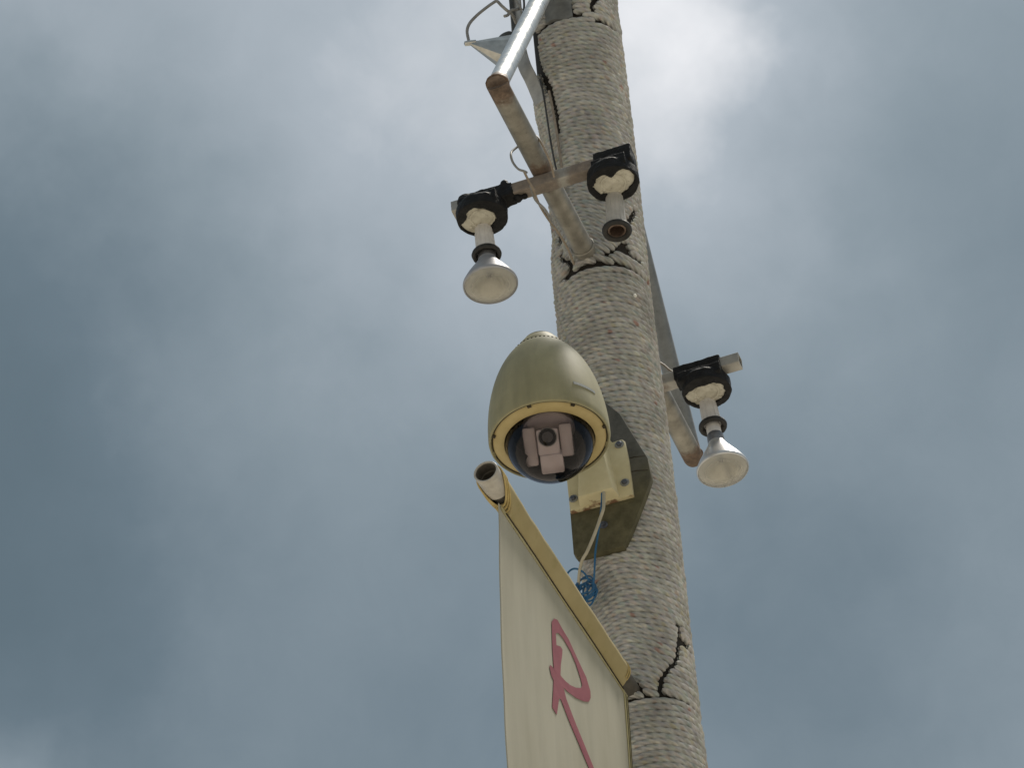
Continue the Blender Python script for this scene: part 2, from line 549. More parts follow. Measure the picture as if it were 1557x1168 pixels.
# ------------------------------------------------------------------ the bracket's directions (horizontal)
D = V((0.2854, 0.9584, 0)).normalized()        # along the arm, away from the viewer
P = V((0.9584, -0.2854, 0)).normalized()       # along the crossbars, to the right
ARM_Z, BAR_Z = 9.333, 9.294

# ------------------------------------------------------------------ rope-wrapped pole
pole = thing("rope_wrapped_pole", "tall round pole wrapped in twisted grey-white rope, carrying the lamps, camera and banner", "pole", (0, 0, 0))
bm = BM()
tube(bm, [(0, 0, 0), (0, 0, 4), (0, 0, 8), (0, 0, 10.8)], 0.0955, 48)
obj("post", bm, "timber", pole)

CRACKS = [  # dark openings in the wrapping: points (angle round the pole, height) and half width
    ([(0.866, 8.2862), (0.899, 8.2671), (1.068, 8.2643)], 0.0028),
    ([(0.899, 8.2671), (0.808, 8.2216), (0.697, 8.1813), (0.446, 8.1462), (0.300, 8.117), (0.250, 8.1), (0.269, 8.0777)], 0.0029),
    ([(1.068, 8.2643), (1.206, 8.2483), (1.31, 8.2303)], 0.0028),
    ([(0.0, 8.085), (-0.12, 8.092), (-0.20, 8.105), (-0.22, 8.12)], 0.0055),
    ([(-0.93, 9.43), (-0.916, 9.3566), (-0.64, 9.318), (-0.50, 9.305)], 0.0026),
    ([(-0.06, 9.297), (0.05, 9.311), (0.183, 9.3231), (0.30, 9.333), (0.372, 9.336), (0.5, 9.352), (0.576, 9.3671)], 0.0020),
    ([(0.576, 9.3671), (0.60, 9.345), (0.606, 9.3304)], 0.0022),
    ([(0.576, 9.3671), (0.746, 9.338), (0.95, 9.333), (1.188, 9.3315)], 0.0020),
    ([(1.057, 9.4957), (0.93, 9.468), (0.819, 9.4431)], 0.0042),
    ([(-1.062, 10.0737), (-1.106, 10.0024), (-0.98, 9.95), (-0.915, 9.9296), (-0.76, 9.8666)], 0.0060),
    ([(-0.76, 9.8666), (-0.676, 9.792), (-0.678, 9.73)], 0.0030),
    ([(-0.56, 10.0722), (-0.292, 10.0735), (-0.058, 10.0768), (0.112, 10.082), (0.149, 10.0924), (0.407, 10.0903)], 0.0022),
    ([(0.48, 10.0864), (0.43, 10.1105), (0.575, 10.1453)], 0.0038),
    ([(0.728, 10.0862), (1.052, 10.0919)], 0.003),
]


def polydist(x, z, line):
    d = np.full(x.shape, 1e9)
    for (a0, z0), (a1, z1) in zip(line, line[1:]):
        ax, az, bx, bz = a0 * 0.108, z0, a1 * 0.108, z1
        vx, vz = bx - ax, bz - az
        t = np.clip(((x - ax) * vx + (z - az) * vz) / (vx * vx + vz * vz + 1e-12), 0, 1)
        d = np.minimum(d, np.hypot(x - ax - t * vx, z - az - t * vz))
    return d


def rope_wrap(name, z0, z1, pitch=0.0152, lay=0.076, ds=0.0045, phase=0.0, squeeze=None, seam=None, top=None, holes=True, label=None, lobed=True):
    r_c = 0.1005
    turns = (z1 - z0) / pitch
    n = int(turns * 2 * math.pi * r_c / ds)
    th = np.linspace(0, turns * 2 * math.pi, n) + phase
    phi = (th + math.pi) % (2 * math.pi) - math.pi
    z = z0 + pitch * (th - phase) / (2 * math.pi)
    s = th * r_c
    # unevenness of a hand-made wrapping: smooth on the pole's surface
    zz = z + 0.0022 * np.sin(3 * phi + 9 * z) * np.sin(4.1 * z + 1.0) + 0.0015 * np.sin(5 * phi + 31 * z)
    wob = RNG.normal(size=int(turns * 9) + 4)
    zz = zz + 0.0007 * np.interp(th, np.arange(len(wob)) * 2 * math.pi / 9 + phase, wob)
    rr = r_c + 0.0012 * np.sin(2 * phi + 6.3 * z) + 0.0007 * np.interp(
        th, np.arange(len(wob)) * 2 * math.pi / 9 + phase, RNG.permutation(wob))
    if squeeze:
        for (pa, za, amp, wp, h) in squeeze:      # turns pushed up over a pipe that enters the pole
            w = np.exp(-((phi - pa) / wp) ** 2) * np.exp(-np.clip(z - za, 0, None) / h)
            zz = zz + amp * w
    # flattened flank, and the swelling over the strap lashed under the turns
    flank = np.exp(-((phi + 1.5) / 0.9) ** 2)
    zfl = np.clip((z - 9.38) / 0.1, 0, 1) * np.clip((9.88 - z) / 0.12, 0, 1)
    rr = rr - 0.010 * flank * zfl
    rr = rr + 0.006 * np.exp(-((phi + 1.15) / 0.35) ** 2) * np.exp(-((z - 9.90) / 0.07) ** 2)
    keep = np.ones(n, bool)
    if holes:
        jit = 0.0014 * RNG.normal(size=int(turns * 2) + 3)
        j = np.interp(th - phase, np.arange(len(jit)) * math.pi, jit)
        for line, hw in CRACKS:
            keep &= polydist(phi * 0.108, z if squeeze is None else zz, line) > np.clip(hw + j, 0.0016, 0.02)
        if seam is not None:
            keep &= zz > seam + 0.0052
        if top is not None:
            keep &= zz < top - 0.0052
        # bare patches: the steel collar plate and the strap's head
        keep &= ~((phi > -0.62) & (phi < -0.04) & (z > 10.076))
        keep &= ~((phi > -2.2) & (phi < -1.08) & (z > 9.945))
    nv = 16 if lobed else 6
    if lobed:                                # four laid strands
        dl = np.array([-45, -24, 0, 24]) * math.pi / 180
        prof = np.array([0.65, 0.91, 1.0, 0.91])
        prof = np.tile(prof, 4)
        ang = np.concatenate([dl + k * math.pi / 2 for k in range(4)])
        strand = np.repeat(np.arange(4), 4)
    else:
        prof = np.full(6, 0.92); ang = np.arange(6) * math.pi / 3; strand = np.zeros(6, int)
    R = 0.0088
    tw = -2 * math.pi * s / lay
    # no crumbs: drop very short pieces
    edge = np.flatnonzero(np.diff(np.concatenate([[0], keep.astype(int), [0]])))
    for e0, e1 in zip(edge[::2], edge[1::2]):
        if e1 - e0 < 7:
            keep[e0:e1] = False
    # tapered cut ends
    dist = np.full(n, 99)
    cnt = 99
    for i in range(n):
        cnt = 0 if not keep[i] else cnt + 1
        dist[i] = cnt
    cnt = 99
    for i in range(n - 1, -1, -1):
        cnt = 0 if not keep[i] else cnt + 1
        dist[i] = min(dist[i], cnt)
    endk = np.where(dist <= 1, 0.45, np.where(dist == 2, 0.9, 1.0))
    A = tw[:, None] + ang[None, :]
    rho = R * prof[None, :] * endk[:, None]
    nrm = np.stack([np.sin(phi), -np.cos(phi), np.zeros(n)], 1)
    cen = np.stack([rr * np.sin(phi), -rr * np.cos(phi), zz], 1)
    co = cen[:, None, :] + (rho * np.cos(A))[..., None] * nrm[:, None, :]
    co[..., 2] += rho * np.sin(A)
    # yarn colours: most strands grey-white, with short flecks of coloured tracer yarn
    seg = 0.011
    nseg = int(s[-1] / seg) + 3
    k_ = np.clip((s / seg).astype(int) - int(s[0] / seg), 0, nseg - 1)
    tint = np.zeros((n, 4, 3))
    for st in range(4):
        base = np.array([0.438, 0.430, 0.406]) * (1 + 0.085 * RNG.normal(size=(nseg, 1)))
        base *= 1 + 0.02 * RNG.normal(size=(nseg, 3))
        u = RNG.random(nseg)
        base[u < 0.003] = (0.38, 0.25, 0.22)
        base[(u > 0.012) & (u < 0.030)] = (0.44, 0.38, 0.34)
        base[(u > 0.035) & (u < 0.055)] = (0.36, 0.40, 0.385)
        base[(u > 0.055) & (u < 0.075)] = (0.45, 0.425, 0.335)
        base[(u > 0.075) & (u < 0.10)] = (0.38, 0.37, 0.385)
        base[(u > 0.975)] = (0.55, 0.52, 0.46)
        tint[:, st, :] = base[k_]
    colr = np.ones((n, nv, 4)); colr[..., :3] = tint[:, strand, :]
    idx = np.arange(n * nv).reshape(n, nv)
    ok = keep[:-1] & keep[1:]
    a0 = idx[:-1][ok]; a1 = idx[1:][ok]
    quads = np.stack([a0, np.roll(a0, -1, 1), np.roll(a1, -1, 1), a1], -1).reshape(-1, 4)
    starts = idx[1:][(~keep[:-1]) & keep[1:]]
    ends = idx[:-1][keep[:-1] & (~keep[1:])]
    if keep[0]:
        starts = np.vstack([starts, idx[:1]])
    if keep[-1]:
        ends = np.vstack([ends, idx[-1:]])
    used = np.zeros(n * nv, bool); used[quads.ravel()] = True
    remap = np.cumsum(used) - 1
    caps = [c for c in list(starts) + [e_[::-1] for e_ in ends] if used[c].all()]
    me = bpy.data.meshes.new(name)
    me.vertices.add(int(used.sum()))
    me.vertices.foreach_set("co", co.reshape(-1, 3)[used].ravel().astype(np.float32))
    loops = np.concatenate([remap[quads].ravel()] + [remap[c] for c in caps]) if caps else remap[quads].ravel()
    me.loops.add(len(loops)); me.loops.foreach_set("vertex_index", loops.astype(np.int32))
    tot = np.concatenate([np.full(len(quads), 4), np.full(len(caps), nv)])
    me.polygons.add(len(tot))
    me.polygons.foreach_set("loop_start", np.concatenate([[0], np.cumsum(tot)[:-1]]).astype(np.int32))
    me.update(calc_edges=True)
    at = me.color_attributes.new("tint", "FLOAT_COLOR", "POINT")
    at.data.foreach_set("color", colr.reshape(-1, 4)[used].ravel().astype(np.float32))
    me.shade_smooth()
    me.materials.append(M["rope"])
    o = bpy.data.objects.new(name, me)
    COL.objects.link(o); o.parent = pole
    if label:
        o["label"] = label
    return o


rope_wrap("rope_wrap", 0.02, 7.300, ds=0.02, holes=False, lobed=False)
rope_wrap("rope_wrap", 7.312, 8.095, phase=2.2, top=8.0765, label="rope turns below the banner pipe")
rope_wrap("rope_wrap", 8.045, 9.310, phase=1.2, seam=8.0745, top=9.2920, squeeze=[(-0.34, 8.09, 0.034, 0.50, 0.22)], label="rope turns between banner pipe and lamp arm, split by a jagged gap")
rope_wrap("rope_wrap", 9.250, 10.090, phase=2.8, seam=9.2920, top=10.0730, squeeze=[(-0.34, 9.31, 0.036, 0.50, 0.22)], label="rope turns above the lamp arm with a cracked lower edge")
rope_wrap("rope_wrap", 10.050, 10.62, phase=0.4, seam=10.0740, label="ragged rope turns round the pole top")
bm = BM()
bmesh.ops.create_icosphere(bm, subdivisions=2, radius=0.0045, matrix=Matrix.Translation((0.1085 * math.sin(0.667), -0.1085 * math.cos(0.667), 9.2047)))
for v in bm.verts:
    v.co.z += 0.0015 * noise.noise(v.co * 300)
obj("paint_fleck", bm, "white_paint_spot", pole)

# ------------------------------------------------------------------ lamp bracket: arm, two braces, two crossbars
T0, T1 = -0.668, 0.636
ends_pts = [tuple(D * T0 + V((0, 0, ARM_Z))), tuple(D * T1 + V((0, 0, ARM_Z)))]
cross_pt = tuple(D * -0.385 + V((0, 0, BAR_Z)))
cross_far = tuple(D * 0.33 + V((0, 0, BAR_Z)))
brk_at = V((0, 0, 9.333))
loc = lambda p: tuple(V(p) - brk_at)
M["galv_arm"] = galv("galvanised_arm", (0.165, 0.152, 0.130), (0.33, 0.31, 0.27), 0.50, 0.42,
                     [loc(ends_pts[0]), loc(ends_pts[1]), loc(cross_pt)], 0.075, 0.9)
M["galv_dull"] = galv("galvanised_dull", (0.15, 0.158, 0.162), (0.24, 0.25, 0.255), 0.55, 0.3, [loc(ends_pts[1])], 0.055, 0.8)
M["galv_brace"] = galv("galvanised_brace", (0.50, 0.495, 0.48), (0.66, 0.655, 0.64), 0.30, 0.9,
                       [loc(ends_pts[0]), loc(ends_pts[1])], 0.055, 0.9)
M["galv_bar"] = galv("galvanised_bar", (0.27, 0.26, 0.24), (0.42, 0.405, 0.375), 0.45, 0.5, [loc(cross_pt), loc(cross_far),
                     loc(D * -0.385 + P * -0.045 + V((0, 0, BAR_Z))), loc(D * -0.385 + P * 0.09 + V((0, 0, BAR_Z)))], 0.060, 0.65)
brk = thing("lamp_bracket", "galvanised pipe bracket with two rusty crossbars sticking out on both sides of the rope-wrapped pole", "bracket", tuple(brk_at))
RA = 0.0235
bm = BM()
tube(bm, [D * T0 + V((0, 0, ARM_Z)), D * -0.3 + V((0, 0, ARM_Z)), D * 0.3 + V((0, 0, ARM_Z)), D * T1 + V((0, 0, ARM_Z))], RA, 40)
# mitre the two ends against the braces
for v in bm.verts:
    for t_end, sgn in ((T0, -1), (T1, 1)):
        t = v.co.dot(D)
        if abs(t - t_end) < 1e-4:
            v.co += D * sgn * (0.55 * (v.co.z - ARM_Z) * -1.0)
obj("arm", bm, "galv_arm", brk)
for sgn, te in ((-1, T0), (1, T1)):
    bm = BM()
    p0 = D * te + V((0, 0, ARM_Z)); p1 = D * (sgn * 0.085) + V((0, 0, 10.275))
    dd = (p1 - p0).normalized()
    tube(bm, [p0, p0 + dd * 0.05, p0.lerp(p1, 0.5), p1], 0.0215, 40)
    for v in bm.verts:
        t = (v.co - p0).dot(dd)
        if abs(t) < 1e-4:
            h = (v.co - p0)
            side = h.dot((D * sgn)) 
            v.co += dd * (-0.55 * side * 1.0)
    obj("brace", bm, "galv_brace" if sgn < 0 else "galv_dull", brk)
    bm = BM()       # weld bead round the mitre
    x, y, _ = frame(dd)
    nrm_ = (dd - D * sgn).normalized()
    ring = []
    for k in range(29):
        t = 2 * math.pi * k / 28
        q = p0 + dd * 0.004 + (x * math.cos(t) + y * math.sin(t)) * 0.0215
        h = q - p0
        q = q + dd * (-0.55 * h.dot(D * sgn))
        ring.append(q)
    tube(bm, ring, [0.0035 + 0.0013 * random.random() for _ in ring], 8)
    obj("weld", bm, galv("rusty_weld", (0.12, 0.07, 0.05), (0.2, 0.13, 0.1), 0.6, 0.3, [loc(ends_pts[0]), loc(ends_pts[1])], 0.2, 1.0), brk)


def square_tube(bm, c, ax_l, half_len, half, wall=0.003):
    n2 = V((0, 0, 1)); n1 = ax_l.cross(n2).normalized()
    rad = 0.004
    def loop(h, rr_):
        pts = []
        for cx, cy, a0 in ((1, 1, 0), (-1, 1, 90), (-1, -1, 180), (1, -1, 270)):
            for k in range(4):
                a_ = math.radians(a0 + 30 * k)
                pts.append((cx * (h - rr_) + rr_ * math.cos(a_), cy * (h - rr_) + rr_ * math.sin(a_)))
        return pts
    o_, i_ = loop(half, rad), loop(half - wall, rad - 0.001)
    R1 = []
    for t, lp in ((-half_len + 0.02, i_), (-half_len, i_), (-half_len, o_), (-half_len / 3, o_), (half_len / 3, o_), (half_len, o_), (half_len, i_), (half_len - 0.02, i_)):
        R1.append([bm.verts.new(c + ax_l * t + n1 * p[0] + n2 * p[1]) for p in lp])
    k = len(o_)
    for A, B in zip(R1, R1[1:]):
        for j in range(k):
            bm.faces.new((A[j], A[(j + 1) % k], B[(j + 1) % k], B[j]))
    bm.faces.new(R1[0]); bm.faces.new(R1[-1][::-1])


bm = BM(); square_tube(bm, D * -0.385 + P * -0.005 + V((0, 0, BAR_Z)), P, 0.2025, 0.0155)
obj("crossbar", bm, "galv_bar", brk)
bm = BM(); square_tube(bm, D * 0.33 + P * 0.0015 + V((0, 0, BAR_Z)), P, 0.2105, 0.0155)
obj("crossbar", bm, "galv_bar", brk)
# weld rings where the arm meets the pole, and a curved collar plate under the braces' feet
bm = BM()
q = D * -0.125 + V((0, 0, ARM_Z))
ring = [q + (P * math.cos(t) + V((0, 0, 1)) * math.sin(t)) * 0.0245 for t in (2 * math.pi * k / 28 for k in range(29))]
tube(bm, ring, [0.0028 + 0.001 * random.random() for _ in ring], 8)
obj("weld", bm, "galv_arm", brk)
bm = BM()
cols = []
for i in range(15):
    f_ = -0.64 + 0.62 * i / 14
    cols.append([bm.verts.new((r_ * math.sin(f_), -r_ * math.cos(f_), z_)) for r_, z_ in
                 ((0.100, 10.072 + 0.006 * math.sin(9 * f_)), (0.1075, 10.074 + 0.006 * math.sin(9 * f_)), (0.1095, 10.15), (0.1095, 10.30), (0.100, 10.30))])
for A, B in zip(cols, cols[1:]):
    for j in range(4):
        bm.faces.new((A[j], B[j], B[j + 1], A[j + 1]))
bm.faces.new(cols[0][::-1]); bm.faces.new(cols[-1])
obj("collar_plate", bm, "collar_steel", brk)

# ------------------------------------------------------------------ floodlights


def ragged(poly, n=72, seed=0):
    """radius of a ragged opening for n angles, from its corner points (unit disc, x right, y away)"""
    out = []
    for k in range(n):
        t = 2 * math.pi * k / n
        dx, dy = math.cos(t), math.sin(t)
        best = 0.3
        for (x0, y0), (x1, y1) in zip(poly, poly[1:] + poly[:1]):
            ex, ey = x1 - x0, y1 - y0
            den_ = dx * ey - dy * ex
            if abs(den_) < 1e-9:
                continue
            u = (x0 * ey - y0 * ex) / den_
            w = (x0 * dy - y0 * dx) / den_
            if u > 0 and 0 <= w <= 1:
                best = max(best, u)
        out.append(min(1.07 * best * (1 + 0.07 * noise.noise(V((dx * 4, dy * 4, seed * 3.7))) + 0.07 * noise.noise(V((dx * 13, dy * 13, seed * 1.9)))), 0.985))
    return out


def floodlight(label, c, bar_c, wrap, poly, sock_len, ring_z, bulb=None, tilt=0.0, seed=0, lumps=(), back=0.035, melt=10, coat="silvered"):
    c = V(c)
    t = thing("floodlight", label, "floodlight", tuple(c), "floodlights on the crossbars")
    B = 0.0525
    # junction box: a squat round box hanging under the bar
    bm = BM()
    lathe(bm, [(0, 0.0), (B - 0.004, 0.0), (B - 0.001, 0.003), (B, 0.012), (B, 0.022), (B - 0.004, 0.026), (0, 0.026)], 48, Matrix.Translation(c))
    # raised rim and boss of the cover
    lathe(bm, [(0.0235, 0.0005), (0.0245, -0.0025), (0.0275, -0.0025), (0.0285, 0.0005)], 40, Matrix.Translation(c))
    for a_ in (0.6, 2.4, 4.4):
        q = c + V((0.036 * math.cos(a_), 0.036 * math.sin(a_), 0))
        lathe(bm, [(0.0035, 0.0005), (0.0035, -0.002), (0, -0.0022)], 12, Matrix.Translation(q))
    bx = obj("junction_box", bm, "cream_plastic", t)
    # black tar coat over box and bar, broken away on the underside
    bm = BM()
    rg = ragged(poly, 72, seed)
    n = 72
    MT = Matrix.Translation(c)
    lathe(bm, [(B - 0.003, -0.002), (B + 0.003, -0.003), (B + 0.0035, 0.006), (B + 0.003, 0.023), (B - 0.006, 0.033), (0.0, 0.034)], n, MT)
    inner = []
    for z_ in (-0.0042, 0.0022):
        inner.append([bm.verts.new(c + V((rg[k] * B * math.cos(2 * math.pi * k / n), rg[k] * B * math.sin(2 * math.pi * k / n), z_))) for k in range(n)])
    outer = []
    for z_ in (-0.0042, 0.0022):
        outer.append([bm.verts.new(c + V(((B + 0.003) * math.cos(2 * math.pi * k / n), (B + 0.003) * math.sin(2 * math.pi * k / n), z_))) for k in range(n)])
    for k in range(n):
        j = (k + 1) % n
        bm.faces.new((inner[0][k], inner[0][j], outer[0][j], outer[0][k]))
        bm.faces.new((inner[1][k], outer[1][k], outer[1][j], inner[1][j]))
        bm.faces.new((inner[0][k], inner[1][k], inner[1][j], inner[0][j]))
        bm.faces.new((outer[0][k], outer[0][j], outer[1][j], outer[1][k]))
    # lathe above leaves an open shell: give it an inner wall
    lathe(bm, [(B - 0.003, -0.002), (B - 0.0005, 0.01), (B - 0.0005, 0.025), (0.0, 0.0255)], n, MT)
    bm.faces.index_update()
    for (s_off, hl, hh, dz) in wrap:
        box(bm, V(bar_c) + P * s_off + V((0, 0, dz)), hl, hh, hh, (P, D, V((0, 0, 1))))
        if hl > 0.03:       # tar filling between box and bar
            box(bm, V((c.x, c.y, 0)) * 0.6 + V((V(bar_c) + P * s_off).to_2d().to_3d()) * 0.4 + V((0, 0, c.z + 0.026)), hl * 0.92, 0.040, 0.014, (P, D, V((0, 0, 1))))
    for (s_off, t_off, dz, r_) in lumps:
        bmesh.ops.create_icosphere(bm, subdivisions=2, radius=r_, matrix=Matrix.Translation(V(bar_c) + P * s_off + D * t_off + V((0, 0, dz))))
    tar = obj("tar_coat", bm, "black_tar", t)
    md = tar.modifiers.new("remesh", "REMESH"); md.mode = "VOXEL"; md.voxel_size = 0.0019; md.use_smooth_shade = True
    m2 = tar.modifiers.new("melt", "SMOOTH"); m2.factor = 0.5; m2.iterations = melt
    apply_modifiers(tar)
    me = tar.data
    off = V((seed * 1.3, 0.7, 0.2))
    nv_ = len(me.vertices)
    co_ = np.empty(nv_ * 3, np.float32); no_ = np.empty(nv_ * 3, np.float32)
    me.vertices.foreach_get("co", co_); me.vertices.foreach_get("normal", no_)
    amp = np.array([0.0016 * noise.noise(V(q) * 55 + off) + 0.0006 * noise.noise(V(q) * 170 + off) for q in co_.reshape(-1, 3)], np.float32)
    me.vertices.foreach_set("co", (co_.reshape(-1, 3) + no_.reshape(-1, 3) * amp[:, None]).ravel())
    me.update()
    # lamp holder
    Rm = Matrix.Translation(c + V((0, back, 0))) @ Matrix.Rotation(tilt, 4, "Y")
    bm = BM()
    prof = [(0.0185, 0.002), (0.0190, -0.006), (0.0195, -0.03), (0.0205, -sock_len + 0.006), (0.0205, -sock_len)]
    lathe(bm, prof + [(0.0175, -sock_len - 0.001), (0.0170, -sock_len + 0.03), (0.0, -sock_len + 0.032)], 48, Rm)
    for k in range(12):
        a_ = 2 * math.pi * k / 12
        tube(bm, [Rm @ V((0.0192 * math.cos(a_), 0.0192 * math.sin(a_), -0.012)), Rm @ V((0.0205 * math.cos(a_), 0.0205 * math.sin(a_), -sock_len + 0.008))], 0.0011, 6)
    obj("lamp_holder", bm, "white_porcelain" if bulb else "grimy_porcelain", t)
    bm = BM()
    lathe(bm, [(0.0195, ring_z + 0.006), (0.028, ring_z + 0.0055), (0.0312, ring_z + 0.003), (0.0325, ring_z - 0.001), (0.0312, ring_z - 0.006),
               (0.0285, ring_z - 0.0085), (0.0245, ring_z - 0.0075), (0.0215, ring_z - 0.004), (0.0195, ring_z + 0.002), (0.0195, ring_z + 0.006)], 48, Rm)
    for v in bm.verts:
        v.co += V((1, 1, 1)) * 0.0006 * noise.noise(v.co * 140)
    obj("gasket_ring", bm, "black_rubber", t)
    if bulb is None:
        bm = BM()
        lathe(bm, [(0.0196, ring_z - 0.002), (0.0165, ring_z - 0.003), (0.0160, ring_z + 0.004), (0.0168, ring_z + 0.007), (0.0158, ring_z + 0.011),
                   (0.0166, ring_z + 0.015), (0.0155, ring_z + 0.024), (0.0, ring_z + 0.026)], 40, Rm)
        obj("screw_socket", bm, "copper_thread", t)
        return t
    neck, face = bulb          # heights of the glass neck and of the front glass
    if neck < ring_z - 0.022:
        bm = BM()
        lathe(bm, [(0.0165, ring_z + 0.004), (0.0165, neck + 0.024), (0.0155, neck + 0.020), (0.0, neck + 0.02)], 40, Rm)
        obj("screw_base", bm, "white_porcelain", t)
    L = neck - face
    bm = BM()
    lathe(bm, [(0.0160, neck + 0.026), (0.0185, neck + 0.022), (0.0195, neck + 0.006), (0.0190, neck - 0.004), (0.0, neck - 0.004)], 40, Rm)
    obj("bulb_neck", bm, "neck_metal", t)
    cone = [(0.0, 0.0), (0.0195, 0.0), (0.0215, -0.10 * L), (0.0290, -0.28 * L), (0.0395, -0.50 * L), (0.0495, -0.72 * L),
            (0.0560, -0.89 * L), (0.0588, -0.965 * L), (0.0594, -1.0 * L)]
    bm = BM()
    prof = [(r_, neck + z_) for r_, z_ in cone] + [(0.0590, face - 0.004), (0.0570, face - 0.006), (0.0560, face - 0.003), (0.0562, face + 0.001)]
    lathe(bm, prof, 64, Rm)
    bl = obj("bulb", bm, coat, t, smooth=60)
    bm = BM()
    lathe(bm, [(0.0564, face + 0.0015), (0.052, face + 0.006), (0.046, face + 0.014), (0.036, face + 0.028), (0.024, face + 0.043), (0.016, face + 0.054)], 64, Rm)
    obj("reflector", bm, "reflector", bl, smooth=60)
    bm = BM()
    lathe(bm, [(0.0165, face + 0.0535), (0.013, face + 0.056), (0.0, face + 0.057)], 32, Rm)
    lathe(bm, [(0.0, face + 0.020), (0.0045, face + 0.022), (0.006, face + 0.030), (0.005, face + 0.055)], 20, Rm)
    obj("filament_capsule", bm, "neck_metal", bl)
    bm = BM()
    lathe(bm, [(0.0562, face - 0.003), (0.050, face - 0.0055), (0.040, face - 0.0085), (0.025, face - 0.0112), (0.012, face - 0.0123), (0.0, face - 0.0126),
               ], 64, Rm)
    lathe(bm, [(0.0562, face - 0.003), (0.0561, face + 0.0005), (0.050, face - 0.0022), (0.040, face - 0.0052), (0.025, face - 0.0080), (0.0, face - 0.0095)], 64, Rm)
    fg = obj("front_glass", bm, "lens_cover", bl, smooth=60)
    # frosted front glass; the light gathering at its rim is painted in
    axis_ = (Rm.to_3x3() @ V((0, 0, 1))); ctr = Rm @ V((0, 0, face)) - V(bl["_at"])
    fr_at = fg.data.color_attributes.new("frost_rim_light", "FLOAT_COLOR", "POINT")
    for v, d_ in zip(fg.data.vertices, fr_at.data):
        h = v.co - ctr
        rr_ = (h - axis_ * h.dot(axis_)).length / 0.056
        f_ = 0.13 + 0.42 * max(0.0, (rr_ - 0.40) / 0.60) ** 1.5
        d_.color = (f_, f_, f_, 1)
    return t


barN = D * -0.385 + V((0, 0, BAR_Z))
barF = D * 0.33 + V((0, 0, BAR_Z))
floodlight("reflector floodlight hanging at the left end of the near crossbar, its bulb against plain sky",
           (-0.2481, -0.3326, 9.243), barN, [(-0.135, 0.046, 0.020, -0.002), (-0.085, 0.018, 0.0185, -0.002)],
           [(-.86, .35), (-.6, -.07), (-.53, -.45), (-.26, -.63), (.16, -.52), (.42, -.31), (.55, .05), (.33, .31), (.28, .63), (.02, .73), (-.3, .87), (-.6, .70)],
           0.072, -0.075, (-0.090, -0.163), -0.03, 1, [(-0.175, -0.01, 0.004, 0.020), (-0.085, -0.012, 0.022, 0.010), (-0.060, 0.0, -0.021, 0.010), (-0.045, 0.0, -0.021, 0.0075)], coat="dark_silvered")
floodlight("floodlight with an empty lamp holder and no bulb, in front of the rope-wrapped pole",
           (0.0377, -0.4031, 9.243), barN, [(0.162, 0.042, 0.022, 0.0)],
           [(-.81, .07), (-.59, -.41), (-.3, -.52), (-.06, -.34), (.18, -.66), (.45, -.76), (.79, -.62), (.86, -.07), (.69, .14), (.5, .41), (.18, .69), (-.01, .76), (-.28, .55), (-.52, .48)],
           0.096, -0.098, None, 0.02, 2, back=0.043, melt=5)
floodlight("tilted reflector floodlight with a bright bulb, on the far crossbar right of the pole",
           (0.2165, 0.2916, 9.243), barF, [(0.115, 0.055, 0.0205, 0.0)],
           [(-.98, .26), (-.83, .05), (-.4, -.36), (.25, -.52), (.58, -.46), (.76, .05), (.62, .31), (.33, .62), (0, .75), (-.2, .8), (-.6, .57)],
           0.066, -0.069, (-0.121, -0.198), -0.078, 3, back=0.040, melt=6)

# ------------------------------------------------------------------ mounting board and its bolts
A14 = math.radians(14)
BN = V((-math.sin(A14), -math.cos(A14), 0)); BT = V((math.cos(A14), -math.sin(A14), 0)); BZ = V((0, 0, 1))
b0 = BN * 0.122                       # the face of the board
b_at = b0 + BZ * 8.66
board = thing("mounting_board", "dark weathered eight-sided board, green at its foot, fixed to the pole behind the camera box", "board", tuple(b_at))
bm = BM()
poly = [(-0.062, 8.9073), (-0.0128, 8.8988), (0.0148, 8.8593), (0.0357, 8.8298), (0.0858, 8.6866), (0.0883, 8.6325), (0.0733, 8.5935), (0.0392, 8.5156),
        (0.0149, 8.4657), (-0.0881, 8.468), (-0.0942, 8.4807), (-0.0915, 8.6819), (-0.086, 8.84)]
prism(bm, poly, b0, BT, BZ, BN, -0.016, 0.0, 0.0015)
obj("plate", bm, "board", board)
for (t_, z_) in ((-0.0237, 8.5358),):
    bm = BM()
    q = b0 + BT * t_ + BZ * z_
    Mx = Matrix((BT, BZ, BN)).transposed().to_4x4(); Mx.translation = q
    lathe(bm, [(0.009, -0.001), (0.009, 0.002), (0.0065, 0.003), (0.006, 0.007), (0.0, 0.0075)], 20, Mx)
    obj("bolt", bm, "bolt_metal", board)
for (u0_, w0, u1, w1) in ((0.036, 8.700, 0.080, 8.6945), (0.037, 8.662, 0.084, 8.654)):     # split grain
    bm = BM()
    tube(bm, [b0 + BT * u0_ + BZ * w0, b0 + BT * (u0_ + u1) / 2 + BZ * ((w0 + w1) / 2 + 0.002), b0 + BT * u1 + BZ * w1], [0.0008, 0.0014, 0.0008], 6)
    obj("groove", bm, "dark_seam", board)

